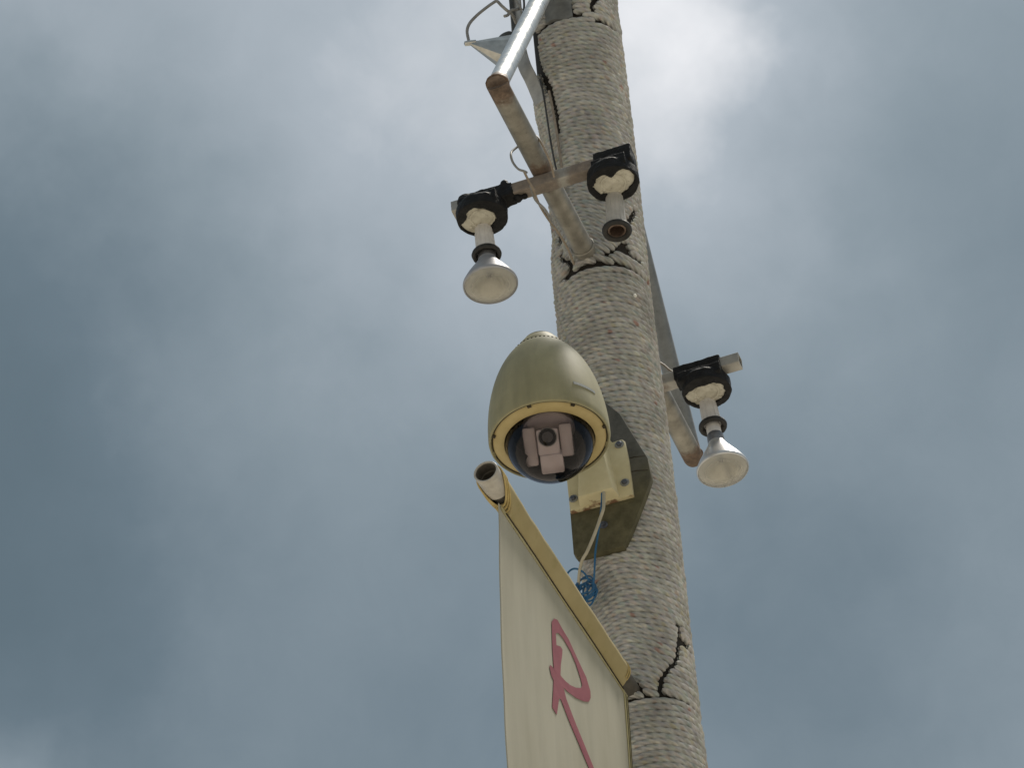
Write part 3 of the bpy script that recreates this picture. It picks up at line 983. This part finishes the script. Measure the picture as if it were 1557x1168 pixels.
# ------------------------------------------------------------------ dome camera on its wall arm
DC = V((-0.1502, -0.40, 8.5387))      # centre of the bubble's rim
camx = thing("security_camera", "cream dome security camera with dark smoked bubble, on a wall box beside the pole", "camera", tuple(DC))
MT = Matrix.Translation(DC)
LH, RH = 0.26, 0.1255
prof = []
for i in range(31):
    z_ = 0.2335 * i / 30
    prof.append((RH * math.sqrt(1 - (z_ / LH) ** 2), z_))
bm = BM()
lathe(bm, [(0.1175, -0.004), (0.1215, -0.0085), (0.1245, -0.006)] + prof + [(0.0525, 0.2345)], 96, MT)
hs = obj("housing", bm, "housing_paint", camx, smooth=30)
bm = BM()         # top cap above the seam
lathe(bm, [(0.0545, 0.2322), (0.0530, 0.2375), (0.0470, 0.2490), (0.0400, 0.2590), (0.0355, 0.2635), (0.0350, 0.2665), (0.0320, 0.2690), (0.0, 0.2700)], 64, MT)
obj("top_cap", bm, "housing_paint", camx)
bm = BM()         # row of small vents along the seam
for k in range(44):
    a_ = 2 * math.pi * k / 44
    r_ = RH * math.sqrt(1 - (0.2275 / LH) ** 2)
    q = DC + V((math.cos(a_) * r_, math.sin(a_) * r_, 0.2275))
    box(bm, q, 0.0018, 0.0012, 0.0012, (V((-math.sin(a_), math.cos(a_), 0)), V((math.cos(a_), math.sin(a_), 0)), V((0, 0, 1))))
vt = obj("seam_vent", bm, "dark_seam", hs); vt["kind"] = "stuff"
bm = BM()
q = DC + V((0.020, -0.0325, 0.2490))
lathe(bm, [(0.0045, -0.003), (0.0045, 0.003), (0.0, 0.0035)], 16, Matrix.Translation(q) @ Matrix.Rotation(0.7, 4, "X"))
obj("screw", bm, "washer_metal", camx)
bm = BM()         # yellowed trim ring round the bubble
lathe(bm, [(0.1165, 0.004), (0.1165, -0.0045), (0.1135, -0.0078), (0.1030, -0.0105), (0.0965, -0.0122), (0.0938, -0.0120), (0.0930, -0.0095), (0.0929, 0.02)], 96, MT)
bz = obj("trim_ring", bm, "bezel_plastic", camx, smooth=35)
for a0, a1 in ((18, 62), (70, 110), (118, 162), (170, 190), (198, 248), (256, 292), (300, 342), (350, 370)):
    bm = BM()
    tube(bm, [DC + V((0.1183 * math.cos(math.radians(a_)), 0.1183 * math.sin(math.radians(a_)), -0.0052)) for a_ in np.linspace(a0, a1, 16)], 0.00125, 6)
    obj("seam", bm, "dark_seam", bz)
for a_ in (252, 297, 194, 346, 66, 114):
    bm = BM()
    a_ = math.radians(a_)
    q = DC + V((0.1165 * math.cos(a_), 0.1165 * math.sin(a_), -0.0075))
    box(bm, q, 0.0042, 0.0035, 0.002, (V((-math.sin(a_), math.cos(a_), 0)), V((math.cos(a_), math.sin(a_), 0)), V((0, 0, 1))), 0.0006)
    obj("latch", bm, "dark_seam", bz)
bm = BM()         # bubble
RB = 0.0925
lathe(bm, [(RB * math.cos(t), -RB * math.sin(t) - 0.0030) for t in np.linspace(0, math.pi / 2, 26)[:-1]] + [(0.0, -RB - 0.0030)], 96, MT)
obj("bubble", bm, "bubble", camx, smooth=0).data.shade_smooth()
bm = BM()         # black liner above the camera module
lathe(bm, [(0.0922, 0.004), (0.088, 0.010), (0.082, 0.045), (0.0, 0.050)], 64, MT)
obj("liner", bm, "camera_liner", camx)
bm = BM()         # black shroud behind the module, inside the bubble
rows = []
for i in range(25):
    az = math.radians(-28 + 236 * i / 24)
    col_ = []
    for k in range(11):
        el = math.radians(52 * k / 10)
        for_r = 0.0893
        col_.append((for_r * math.cos(el) * math.cos(az), for_r * math.cos(el) * math.sin(az), 0.002 - for_r * math.sin(el)))
    rows.append(col_)
vo = [[bm.verts.new(DC + V(p_)) for p_ in c_] for c_ in rows]
vi = [[bm.verts.new(DC + V(p_) * 0.97) for p_ in c_] for c_ in rows]
for A, B, C_, D_ in zip(vo, vo[1:], vi, vi[1:]):
    for k in range(10):
        bm.faces.new((A[k], B[k], B[k + 1], A[k + 1])); bm.faces.new((C_[k], C_[k + 1], D_[k + 1], D_[k]))
    bm.faces.new((A[10], B[10], D_[10], C_[10])); bm.faces.new((A[0], C_[0], D_[0], B[0]))
for a_, b_ in ((vo[0], vi[0]), (vo[-1], vi[-1])):
    for k in range(10):
        bm.faces.new((a_[k], a_[k + 1], b_[k + 1], b_[k]))
obj("shroud", bm, "camera_liner", camx)
# pan and tilt module looking out and down towards the viewer
look = V((-0.02, -0.73, -0.66)).normalized()
lx = V((1, -0.03, 0.02)); lx = (lx - look * lx.dot(look)).normalized()
ly = look.cross(lx) * -1.0
if ly.z < 0:
    ly = -ly
mc = DC + V((-0.003, 0.004, -0.004))
mod = BM()
box(mod, mc + look * 0.010 - ly * 0.002, 0.0225, 0.027, 0.036, (lx, ly, look), 0.005)
mo = obj("camera_module", mod, "module_plastic", camx)
bm = BM()
box(bm, mc + look * 0.026 - ly * 0.043 + lx * 0.003, 0.0235, 0.0205, 0.018, (lx, (ly + look * 0.3).normalized(), (look - ly * 0.3).normalized()), 0.004)
obj("module_base", bm, "module_plastic", mo)
bm = BM()
Ml = Matrix((lx, ly, look)).transposed().to_4x4(); Ml.translation = mc + look * 0.0455 + ly * 0.008
lathe(bm, [(0.0178, 0.0), (0.0178, 0.006), (0.0160, 0.0075), (0.0140, 0.006), (0.0140, 0.0)], 32, Ml)
obj("lens_barrel", bm, "camera_liner", mo)
bm = BM()
lathe(bm, [(0.0178, -0.001), (0.0198, -0.001), (0.0198, 0.002), (0.0178, 0.003)], 32, Ml)
obj("lens_ring", bm, "silver_print", mo)
bm = BM()
lathe(bm, [(0.0142, 0.002), (0.0100, 0.0042), (0.0, 0.0055)], 32, Ml)
obj("lens", bm, "lens_glass", mo)
for sx, hl in ((-1, 0.040), (1, 0.034)):
    bm = BM()
    box(bm, mc + lx * sx * 0.0375 + look * 0.002 - ly * (0.008 - 0.006 * (sx > 0)), 0.0135, hl, 0.024, (lx, ly, look), 0.0055)
    obj("yoke_arm", bm, "module_plastic", camx)
bm = BM()
lathe(bm, [(0.0, 0.018), (0.050, 0.018), (0.054, 0.022), (0.054, 0.036), (0.0, 0.038)], 48, MT)
obj("pan_disc", bm, "module_plastic", camx)
# raised silver strip on the housing, lower right
bm = BM()
rows = []
for i in range(13):
    a_ = math.radians(-62 + 26 * i / 12)
    col_ = []
    for dr, dz in ((-0.001, 0.0), (0.0012, 0.0), (0.0012, 0.0075), (-0.001, 0.0075)):
        z_ = 0.0435 + dz
        r_ = RH * math.sqrt(1 - (z_ / LH) ** 2) + dr
        col_.append(bm.verts.new(DC + V((r_ * math.cos(a_), r_ * math.sin(a_), z_))))
    rows.append(col_)
for A, B in zip(rows, rows[1:]):
    for j in range(4):
        bm.faces.new((A[j], B[j], B[(j + 1) % 4], A[(j + 1) % 4]))
bm.faces.new(rows[0]); bm.faces.new(rows[-1][::-1])
obj("badge_strip", bm, "silver_print", camx)
# wall box with flange, bolts, and the arm that carries the dome
bx_at = b0
poly = [(-0.0905, 8.5858), (0.0484, 8.5888), (0.0465, 8.690), (0.0432, 8.7395), (0.0375, 8.7475), (0.0225, 8.7470), (0.0145, 8.742), (0.004, 8.770), (-0.050, 8.770),
        (-0.060, 8.742), (-0.075, 8.747), (-0.087, 8.742), (-0.0905, 8.69)]
M_box_at = b0 + BZ * 8.66
bm = BM()
prism(bm, poly, b0, BT, BZ, BN, 0.001, 0.011, 0.002)
# raised tapered body
lowA = [(-0.069, 8.590), (0.0195, 8.5915), (0.002, 8.765), (-0.055, 8.765)]
highA = [(-0.063, 8.594), (0.0125, 8.5955), (-0.006, 8.752), (-0.049, 8.752)]
A = [bm.verts.new(b0 + BT * p[0] + BZ * p[1] + BN * 0.0105) for p in lowA]
B = [bm.verts.new(b0 + BT * p[0] + BZ * p[1] + BN * 0.040) for p in highA]
bm.faces.new(B); bm.faces.new(A[::-1])
fs = [bm.faces.new((A[i], A[(i + 1) % 4], B[(i + 1) % 4], B[i])) for i in range(4)]
bmesh.ops.bevel(bm, geom=list({e_ for f_ in fs for e_ in f_.edges if any(v in B for v in e_.verts)}), offset=0.0025, segments=2, affect="EDGES", profile=0.5)
wb_parent = camx
a = M["box_plastic"]
# the box has its own origin at its lower edge so that rust follows that edge
wb = obj("wall_box", bm, "box_plastic", camx)
for v in wb.data.vertices:
    v.co -= V((0, 0, 8.5858 - DC.z))
wb.location = V((0, 0, 8.5858 - DC.z))
wb["_at"] = tuple(DC + V((0, 0, 8.5858 - DC.z)))
Mx = Matrix((BT, BZ, BN)).transposed().to_4x4()
for (t_, z_) in ((0.0305, 8.7335), (0.0335, 8.626), (-0.080, 8.618), (-0.076, 8.733)):
    bm = BM()
    Mx.translation = b0 + BT * t_ + BZ * z_ + BN * 0.011
    lathe(bm, [(0.0098, -0.001), (0.0098, 0.0018), (0.0062, 0.0026)], 24, Mx, False, True)
    wsh = obj("washer", bm, "washer_metal", wb)
    bm = BM()
    lathe(bm, [(0.0062, 0.0015), (0.0062, 0.0060), (0.0052, 0.0072), (0.0, 0.0072)], 6, Mx)
    obj("bolt", bm, "bolt_metal", wb, smooth=20)
bm = BM()
arm0 = b0 + BT * -0.027 + BZ * 8.715 + BN * 0.035
arm1 = DC + V((0.004, 0.016, 0.250))
pth = smooth_path([arm0, arm0 + BN * 0.04 + BZ * 0.006, arm0.lerp(arm1, 0.55) + BZ * 0.004, arm1 + (arm0 - arm1).normalized() * 0.05 + BZ * 0.006, arm1 - BZ * 0.001], 6)
tube(bm, pth, [0.030] * 4 + [0.022] * (len(pth) - 8) + [0.016] * 4, 24)
obj("wall_arm", bm, "housing_paint", camx)

# ------------------------------------------------------------------ banner pipe and banner
DB = V((-0.3291, -0.9443, 0)).normalized()
NB = V((0.9443, -0.3291, 0)).normalized()
FT = V((-0.0351, -0.1008, 8.1054))     # foot of the pipe at the pole
bp = thing("banner_pipe", "pipe with a white open end, sticking out of the pole to carry the cream banner", "pipe", tuple(FT))
bm = BM()
tube(bm, [FT - DB * 0.012, FT + DB * 0.3, FT + DB * 0.70], 0.0195, 32)
obj("pipe", bm, "dark_pipe_bore_shade", bp)
bm = BM()
pe = FT + DB * 0.752
x, y, _ = frame(DB)
Mp = Matrix((x, y, DB)).transposed().to_4x4(); Mp.translation = pe
lathe(bm, [(0.0205, -0.062), (0.0245, -0.060), (0.0250, -0.01), (0.0252, 0.0), (0.0246, 0.0008), (0.0218, 0.0004), (0.0212, -0.002)], 40, Mp)
obj("pipe_end", bm, "pvc_pipe", bp)
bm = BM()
lathe(bm, [(0.0213, -0.0015), (0.0206, -0.024), (0.0188, -0.026), (0.0180, -0.075), (0.0, -0.076)], 40, Mp)  # dark inner wall, painting in the shade inside the pipe mouth
obj("shaded_bore", bm, "dark_pipe_bore_shade", bp)

bn_top = V((-0.0351, -0.1008, 8.067))
BW = (V((0, 0, 1)) + NB * 0.037)
bn = thing("banner", "long cream banner printed with a pink R, hanging from the pipe beside the pole", "banner", tuple(bn_top))


def bpt(s_, z_, off=0.0):
    """a point of the hanging sheet: s_ out from the pole, z_ below the pipe, with soft folds"""
    fold = 0.006 * math.sin(5.5 * s_ + 1.4 * z_ + 0.6) * min(1.0, -z_ * 3 + 0.15) + 0.0022 * math.sin(17 * s_ + 2.1 * z_) * min(1.0, -z_ * 4 + 0.1)
    return bn_top + DB * s_ + BW * z_ + NB * (fold + off)


def sheet_strip(s0, s1, z0, z1, ns, nz, t0, t1, edge=None):
    bm = BM()
    G = {}
    for sd_ in (0, 1):
        for i in range(ns + 1):
            for j in range(nz + 1):
                s_ = s0 + (s1 - s0) * i / ns; z_ = z0 + (z1 - z0) * j / nz
                if edge:
                    s_ += edge(z_) * (i / ns)
                G[sd_, i, j] = bm.verts.new(bpt(s_, z_, (t0, t1)[sd_]))
    for sd_ in (0, 1):
        for i in range(ns):
            for j in range(nz):
                f_ = (G[sd_, i, j], G[sd_, i + 1, j], G[sd_, i + 1, j + 1], G[sd_, i, j + 1])
                bm.faces.new(f_ if sd_ else f_[::-1])
    for i in range(ns):
        for j in (0, nz):
            bm.faces.new((G[0, i, j], G[0, i + 1, j], G[1, i + 1, j], G[1, i, j]))
    for j in range(nz):
        for i in (0, ns):
            bm.faces.new((G[0, i, j], G[0, i, j + 1], G[1, i, j + 1], G[1, i, j]))
    return bm


wav = lambda z_: 0.002 * math.sin(9 * z_) + 0.0012 * math.sin(31 * z_)
obj("sheet", sheet_strip(0.032, 0.692, 0.004, -1.85, 30, 70, -0.0008, 0.0008, wav), "sheet", bn)
obj("hem", sheet_strip(0.024, 0.046, 0.001, -1.85, 3, 70, 0.0012, 0.0026), "hem_fabric", bn)
obj("hem", sheet_strip(0.684, 0.694, -0.01, -1.85, 2, 70, 0.0012, 0.0026, wav), "sheet", bn)
obj("hem", sheet_strip(0.046, 0.684, 0.004, -0.006, 24, 1, 0.0012, 0.0024), "hem_fabric", bn)
for s_ in (0.0285, 0.0375):
    bm = BM()
    tube(bm, [bpt(s_, z_, 0.0030) for z_ in np.linspace(-0.005, -1.84, 60)], 0.0009, 5)
    obj("stitching", bm, "dark_seam", bn)
bm = BM()
tube(bm, [bpt(s_, 0.0015 - 0.001 * math.sin(20 * s_), 0.003) for s_ in np.linspace(0.05, 0.66, 40)], 0.0017, 6)
obj("stitching", bm, "dark_seam", bn)
# sleeve sewn round the pipe
bm = BM()
ss = np.linspace(0.052, 0.706, 60)
rs = [0.0238 + 0.0007 * noise.noise(V((s_ * 16, 0, 0))) + 0.0026 * min(1.0, max(0.0, (s_ - 0.60) / 0.07)) for s_ in ss]
rings = tube(bm, [FT + DB * float(s_) + V((0, 0, 0.0008 * math.sin(11 * s_))) for s_ in ss], rs, 40, False)
for ring in rings:
    c_ = sum((v.co for v in ring), V()) / len(ring)
    for v in ring:
        h = v.co - c_
        lo_ = -h.z / 0.024
        if ring in rings[-4:]:
            continue
        if lo_ > 0.2:                       # drawn down into the seam above the sheet
            v.co -= V((0, 0, 0.016 * (lo_ - 0.2) ** 2))
            v.co -= NB * h.dot(NB) * 0.35 * (lo_ - 0.2)
        v.co += h.normalized() * 0.0009 * noise.noise(v.co * 40)
# the mouth: pulled back to a point at the seam, long on top


def mouth(c_):
    """how far out the mouth lies where the direction round the pipe has the upward part c_"""
    return 0.729 + 0.010 * c_ - 0.042 * max(0.0, -c_) ** 1.8


for k_, ring in enumerate(rings):
    w_ = max(0.0, (k_ - (len(rings) - 7)) / 6.0)
    if w_ <= 0:
        continue
    s_here = float(ss[k_])
    for v in ring:
        c_ = max(-1.0, min(1.0, (v.co.z - FT.z) / 0.024))
        v.co += DB * (mouth(c_) - 0.706) * w_
sl = obj("sleeve", bm, "sleeve", bn)
# folded cords tied crosswise round the sleeve mouth
for s0_ in (-0.001, -0.010, -0.020):
    bm = BM()
    pts = []
    for t in np.linspace(0, 2 * math.pi, 49):
        c_ = math.cos(t)
        pts.append(FT + DB * (mouth(c_) + s0_) + V((0, 0, 0.0272 * c_ - 0.004 * max(0.0, -c_) ** 4)) + NB * math.sin(t) * 0.0272)
    tube(bm, pts, 0.0020, 8)
    obj("tie_cord", bm, "cord_fabric", bn)
# collar folds near the pole
bm = BM()
for s_ in (0.058, 0.066):
    pts = [FT + DB * (s_ - 0.25 * (-0.024 * math.cos(t))) + (V((0, 0, 1)) * math.cos(t) + NB * math.sin(t)) * 0.0247 for t in np.linspace(0, 2 * math.pi, 33)]
    tube(bm, pts, 0.0014, 6)
obj("collar_fold", bm, "cord_fabric", bn)
# the printed letter
out = [(0.4438, -0.1118), (0.4284, -0.0919), (0.4094, -0.0816), (0.3873, -0.0861), (0.3515, -0.0885), (0.3079, -0.1051), (0.2641, -0.1218), (0.2465, -0.1441),
       (0.2476, -0.1622), (0.2598, -0.1806), (0.2863, -0.198), (0.3294, -0.2196), (0.3762, -0.2376), (0.3992, -0.244), (0.3878, -0.2628), (0.3543, -0.284),
       (0.3035, -0.3123), (0.2598, -0.3407), (0.1856, -0.3881), (0.2103, -0.4047), (0.2862, -0.3587), (0.3327, -0.3325), (0.3837, -0.3087), (0.4197, -0.2873),
       (0.4299, -0.2924), (0.4403, -0.325), (0.4476, -0.3448), (0.4701, -0.3417), (0.4634, -0.3096), (0.4546, -0.2653), (0.4656, -0.2604), (0.4728, -0.2443),
       (0.4667, -0.2357), (0.4495, -0.2319), (0.4497, -0.1808)]
hole = [(0.4246, -0.1261), (0.4082, -0.1142), (0.3808, -0.1096), (0.3452, -0.1144), (0.3192, -0.1263), (0.2987, -0.1464), (0.2902, -0.1598), (0.299, -0.1733),
        (0.3264, -0.1918), (0.3597, -0.2089), (0.383, -0.2168), (0.4013, -0.2212), (0.4131, -0.2231), (0.4074, -0.1934), (0.3948, -0.1587), (0.3915, -0.1433),
        (0.4022, -0.1432), (0.425, -0.1566)]


def dens(poly, k=4):
    r = []
    for a_, b_ in zip(poly, poly[1:] + poly[:1]):
        for i in range(k):
            r.append((a_[0] + (b_[0] - a_[0]) * i / k, a_[1] + (b_[1] - a_[1]) * i / k))
    return r


out, hole = dens(out), dens(hole)
allp = out + hole
tris = tessellate_polygon([[V((p[0], p[1], 0)) for p in out], [V((p[0], p[1], 0)) for p in hole]])
bm = BM()
F_ = [bm.verts.new(bpt(p[0], p[1], 0.0021)) for p in allp]
for tr_ in tris:
    try:
        bm.faces.new([F_[i] for i in tr_])
    except ValueError:
        pass
obj("printed_letter", bm, "print_pink", bn, smooth=0)

# ------------------------------------------------------------------ cables


def cable(name, label, pts, r, mat, n=8, group=None):
    bm = BM()
    tube(bm, smooth_path(pts, n), r, 8)
    o = obj(name, bm, mat, None, tuple(pts[0]), 80)
    return tag(o, label, "cable", group)


cable("camera_cable", "beige cable running down from the camera's wall box over the dark board",
      [(-0.046, -0.150, 8.596), (-0.05, -0.155, 8.548), (-0.06, -0.15, 8.521), (-0.072, -0.145, 8.491), (-0.092, -0.14, 8.447), (-0.107, -0.125, 8.429), (-0.116, -0.1, 8.40), (-0.121, -0.07, 8.36)], 0.0036, "beige_cable")
bt = thing("coiled_cable", "thin blue cable bundled in a coil at the pole's left edge above the banner pipe", "cable", (-0.1, -0.115, 8.38))
bm = BM()
tube(bm, smooth_path([(-0.050, -0.150, 8.592), (-0.055, -0.150, 8.55), (-0.061, -0.145, 8.516), (-0.068, -0.14, 8.485), (-0.076, -0.135, 8.446), (-0.080, -0.13, 8.415), (-0.084, -0.12, 8.388), (-0.09, -0.115, 8.36)], 6), 0.0021, 8)
obj("lead", bm, "blue_cable", bt)
pts = []
for i in range(150):
    t = 2 * math.pi * i / 17.0
    k = i / 150
    pts.append((-0.104 + 0.022 * math.cos(t) * (0.75 + 0.3 * math.sin(i * 0.23)) + 0.006 * math.sin(i * 0.11),
                -0.112 + 0.012 * math.sin(i * 0.37) - 0.006 * math.cos(t),
                8.374 - 0.022 * k + 0.039 * math.sin(t) * (0.8 + 0.25 * math.cos(i * 0.19))))
bm = BM(); tube(bm, smooth_path(pts, 3), 0.0020, 6); obj("coil", bm, "blue_cable", bt)
bm = BM()
tube(bm, smooth_path([(-0.139, -0.115, 8.410), (-0.133, -0.115, 8.418), (-0.124, -0.115, 8.423), (-0.112, -0.115, 8.419), (-0.101, -0.115, 8.405), (-0.094, -0.114, 8.385)], 6), 0.0021, 8)
obj("loose_end", bm, "blue_cable", bt)

cable("lamp_cable", "grey cable looped on the left side of the bracket arm above the crossbar",
      [(-0.145, -0.44, 9.262), (-0.15, -0.46, 9.247), (-0.162, -0.462, 9.253), (-0.172, -0.46, 9.276), (-0.175, -0.458, 9.3), (-0.171, -0.45, 9.32), (-0.155, -0.44, 9.345), (-0.14, -0.44, 9.362), (-0.127, -0.45, 9.361)], 0.0026, "grey_cable")
cable("lamp_cable", "brown cable looped on the right side of the bracket arm above the crossbar",
      [(-0.14, -0.43, 9.358), (-0.127, -0.45, 9.361), (-0.116, -0.46, 9.346), (-0.107, -0.46, 9.325), (-0.098, -0.45, 9.3), (-0.091, -0.43, 9.289), (-0.087, -0.4, 9.28)], 0.0026, "brown_cable")
cable("lamp_cable", "brown cable hanging under the bracket arm from the crossbar to the pole",
      [(-0.150, -0.43, 9.275), (-0.142, -0.41, 9.266), (-0.135, -0.40, 9.253), (-0.13, -0.38, 9.248), (-0.121, -0.34, 9.252), (-0.105, -0.28, 9.268), (-0.086, -0.22, 9.284), (-0.068, -0.16, 9.289), (-0.058, -0.11, 9.292)], 0.0027, "brown_cable")
cable("lamp_cable", "grey cable bowed below the crossbar beside the bracket arm",
      [(-0.139, -0.40, 9.262), (-0.131, -0.37, 9.247), (-0.112, -0.33, 9.253), (-0.100, -0.27, 9.272), (-0.088, -0.21, 9.290)], 0.0030, "grey_cable")
cable("lamp_cable", "short brown cable stub by the far crossbar at the pole's right edge",
      [(0.104, 0.33, 9.392), (0.119, 0.33, 9.379), (0.13, 0.33, 9.367), (0.139, 0.33, 9.354), (0.149, 0.332, 9.345)], 0.0027, "brown_cable")
cable("pole_cable", "thin dark cable lying on the rope turns near the pole's upper left edge",
      [(-0.0905, -0.070, 9.915), (-0.088, -0.0735, 9.88), (-0.0855, -0.073, 9.84), (-0.0835, -0.0735, 9.78), (-0.0815, -0.075, 9.72), (-0.0785, -0.078, 9.66), (-0.074, -0.081, 9.60)], 0.0022, "dark_cable")
cable("pole_cable", "thin brown cable lying on the rope turns right of the dark cable",
      [(-0.0735, -0.084, 9.86), (-0.0705, -0.0875, 9.82), (-0.0675, -0.0895, 9.76), (-0.065, -0.0905, 9.70), (-0.0635, -0.0925, 9.64), (-0.063, -0.095, 9.57), (-0.064, -0.097, 9.50)], 0.0030, "brown_cable")

# ------------------------------------------------------------------ strap, shade and wires at the top left
st = thing("steel_strap", "flat grey steel strap tucked under the rope at the pole's upper left edge", "strap", (-0.115, -0.06, 9.93))
bm = BM()
path = smooth_path([(-0.130, -0.058, 10.33), (-0.130, -0.058, 10.16), (-0.131, -0.060, 10.08), (-0.129, -0.062, 10.02), (-0.122, -0.064, 9.965), (-0.110, -0.064, 9.92), (-0.094, -0.060, 9.85)], 6)
prev = None
tdir = V((0.62, -0.55, 0)).normalized()
nd = V((-0.55, -0.62, 0)).normalized()
w_ = 0.0165
for p_ in path:
    r4 = [bm.verts.new(p_ + tdir * a_ * w_ + nd * b_ * 0.0025) for a_, b_ in ((-1, -1), (1, -1), (1, 1), (-1, 1))]
    if prev:
        for j in range(4):
            bm.faces.new((prev[j], prev[(j + 1) % 4], r4[(j + 1) % 4], r4[j]))
    else:
        bm.faces.new(r4[::-1])
    prev = r4
bm.faces.new(prev)
obj("flat_bar", bm, "grey_strap", st)
bm = BM()
box(bm, (-0.139, -0.058, 10.17), 0.004, 0.007, 0.125, None, 0.001)
obj("side_bar", bm, "dark_strap", st)
bm = BM()
lathe(bm, [(0.006, -0.004), (0.006, 0.004), (0.0, 0.005)], 12, Matrix.Translation((-0.136, -0.066, 10.075)) @ Matrix.Rotation(1.4, 4, "X"))
obj("bolt", bm, "washer_metal", st)

sh = thing("metal_shade", "small bent sheet-metal cone with a bright tip, sticking out left behind the shiny brace", "lamp shade", (-0.15, -0.13, 9.96))
tip = V((-0.240, -0.150, 9.969))
bm = BM()
base_c = V((-0.155, -0.120, 9.952))
axd = (base_c - tip).normalized(); bx_, by_, _ = frame(axd)
ringv, ringi = [], []
NS = 11
for k in range(NS):
    t = 2 * math.pi * k / NS
    r_ = 0.050 * (1 + 0.10 * math.sin(3 * t + 1))
    ringv.append(bm.verts.new(base_c + bx_ * math.cos(t) * r_ * 0.8 + by_ * math.sin(t) * r_))
    ringi.append(bm.verts.new(base_c + bx_ * math.cos(t) * r_ * 0.72 + by_ * math.sin(t) * r_ * 0.92))
tv = [bm.verts.new(tip + bx_ * math.cos(2 * math.pi * k / NS) * 0.0045 + by_ * math.sin(2 * math.pi * k / NS) * 0.0045) for k in range(NS)]
ti = bm.verts.new(tip + axd * 0.012)
for k in range(NS):
    j = (k + 1) % NS
    bm.faces.new((tv[k], tv[j], ringv[j], ringv[k]))
    bm.faces.new((ringv[k], ringv[j], ringi[j], ringi[k]))
    bm.faces.new((ringi[k], ringi[j], ti))
bm.faces.new(tv[::-1])
obj("cone", bm, "sheet_metal", sh, smooth=20)
bm = BM()
lathe(bm, [(0.0, -0.012), (0.0055, -0.010), (0.0065, 0.0), (0.0055, 0.016), (0.0, 0.018)], 16, Matrix.Translation(tip + V((-0.004, 0, 0.002))) @ Matrix.Rotation(1.5, 4, "Y"))
obj("tip_ferrule", bm, "sheet_metal", sh)
bm = BM()
tube(bm, smooth_path([(-0.175, -0.13, 9.985), (-0.163, -0.125, 10.005), (-0.150, -0.115, 10.020), (-0.137, -0.09, 10.030)], 5), [0.010] * 16, 10)
obj("clamp", bm, "dark_strap", sh)

cable("loop_cable", "grey cable rising in a wide loop from the metal cone's tip to the strap",
      [(-0.243, -0.145, 9.972), (-0.245, -0.14, 9.996), (-0.246, -0.14, 10.022), (-0.239, -0.14, 10.045), (-0.222, -0.14, 10.068), (-0.202, -0.14, 10.088), (-0.181, -0.14, 10.106), (-0.172, -0.14, 10.110),
       (-0.163, -0.14, 10.095), (-0.152, -0.135, 10.083), (-0.140, -0.12, 10.082), (-0.133, -0.09, 10.085)], 0.0036, "grey_cable", 6)
cable("wire_stub", "short grey wire stub crossing the strap beside the loop", [(-0.158, -0.135, 10.064), (-0.15, -0.13, 10.072), (-0.143, -0.13, 10.085), (-0.131, -0.12, 10.098), (-0.123, -0.10, 10.12)], 0.0036, "grey_cable")
cable("hanging_wire", "thin dark wire hanging down beside the shiny brace at the picture's top", [(-0.118, -0.105, 10.25), (-0.112, -0.1, 10.18), (-0.110, -0.1, 10.150), (-0.111, -0.1, 10.125), (-0.115, -0.098, 10.105)], 0.0025, "dark_cable")
cable("hanging_wire", "pale slanting wire between the strap and the shiny brace at the picture's top", [(-0.150, -0.12, 10.22), (-0.137, -0.12, 10.16), (-0.128, -0.12, 10.128), (-0.117, -0.115, 10.10)], 0.0028, "grey_cable")

for o in list(S.objects):
    if "_at" in o:
        del o["_at"]
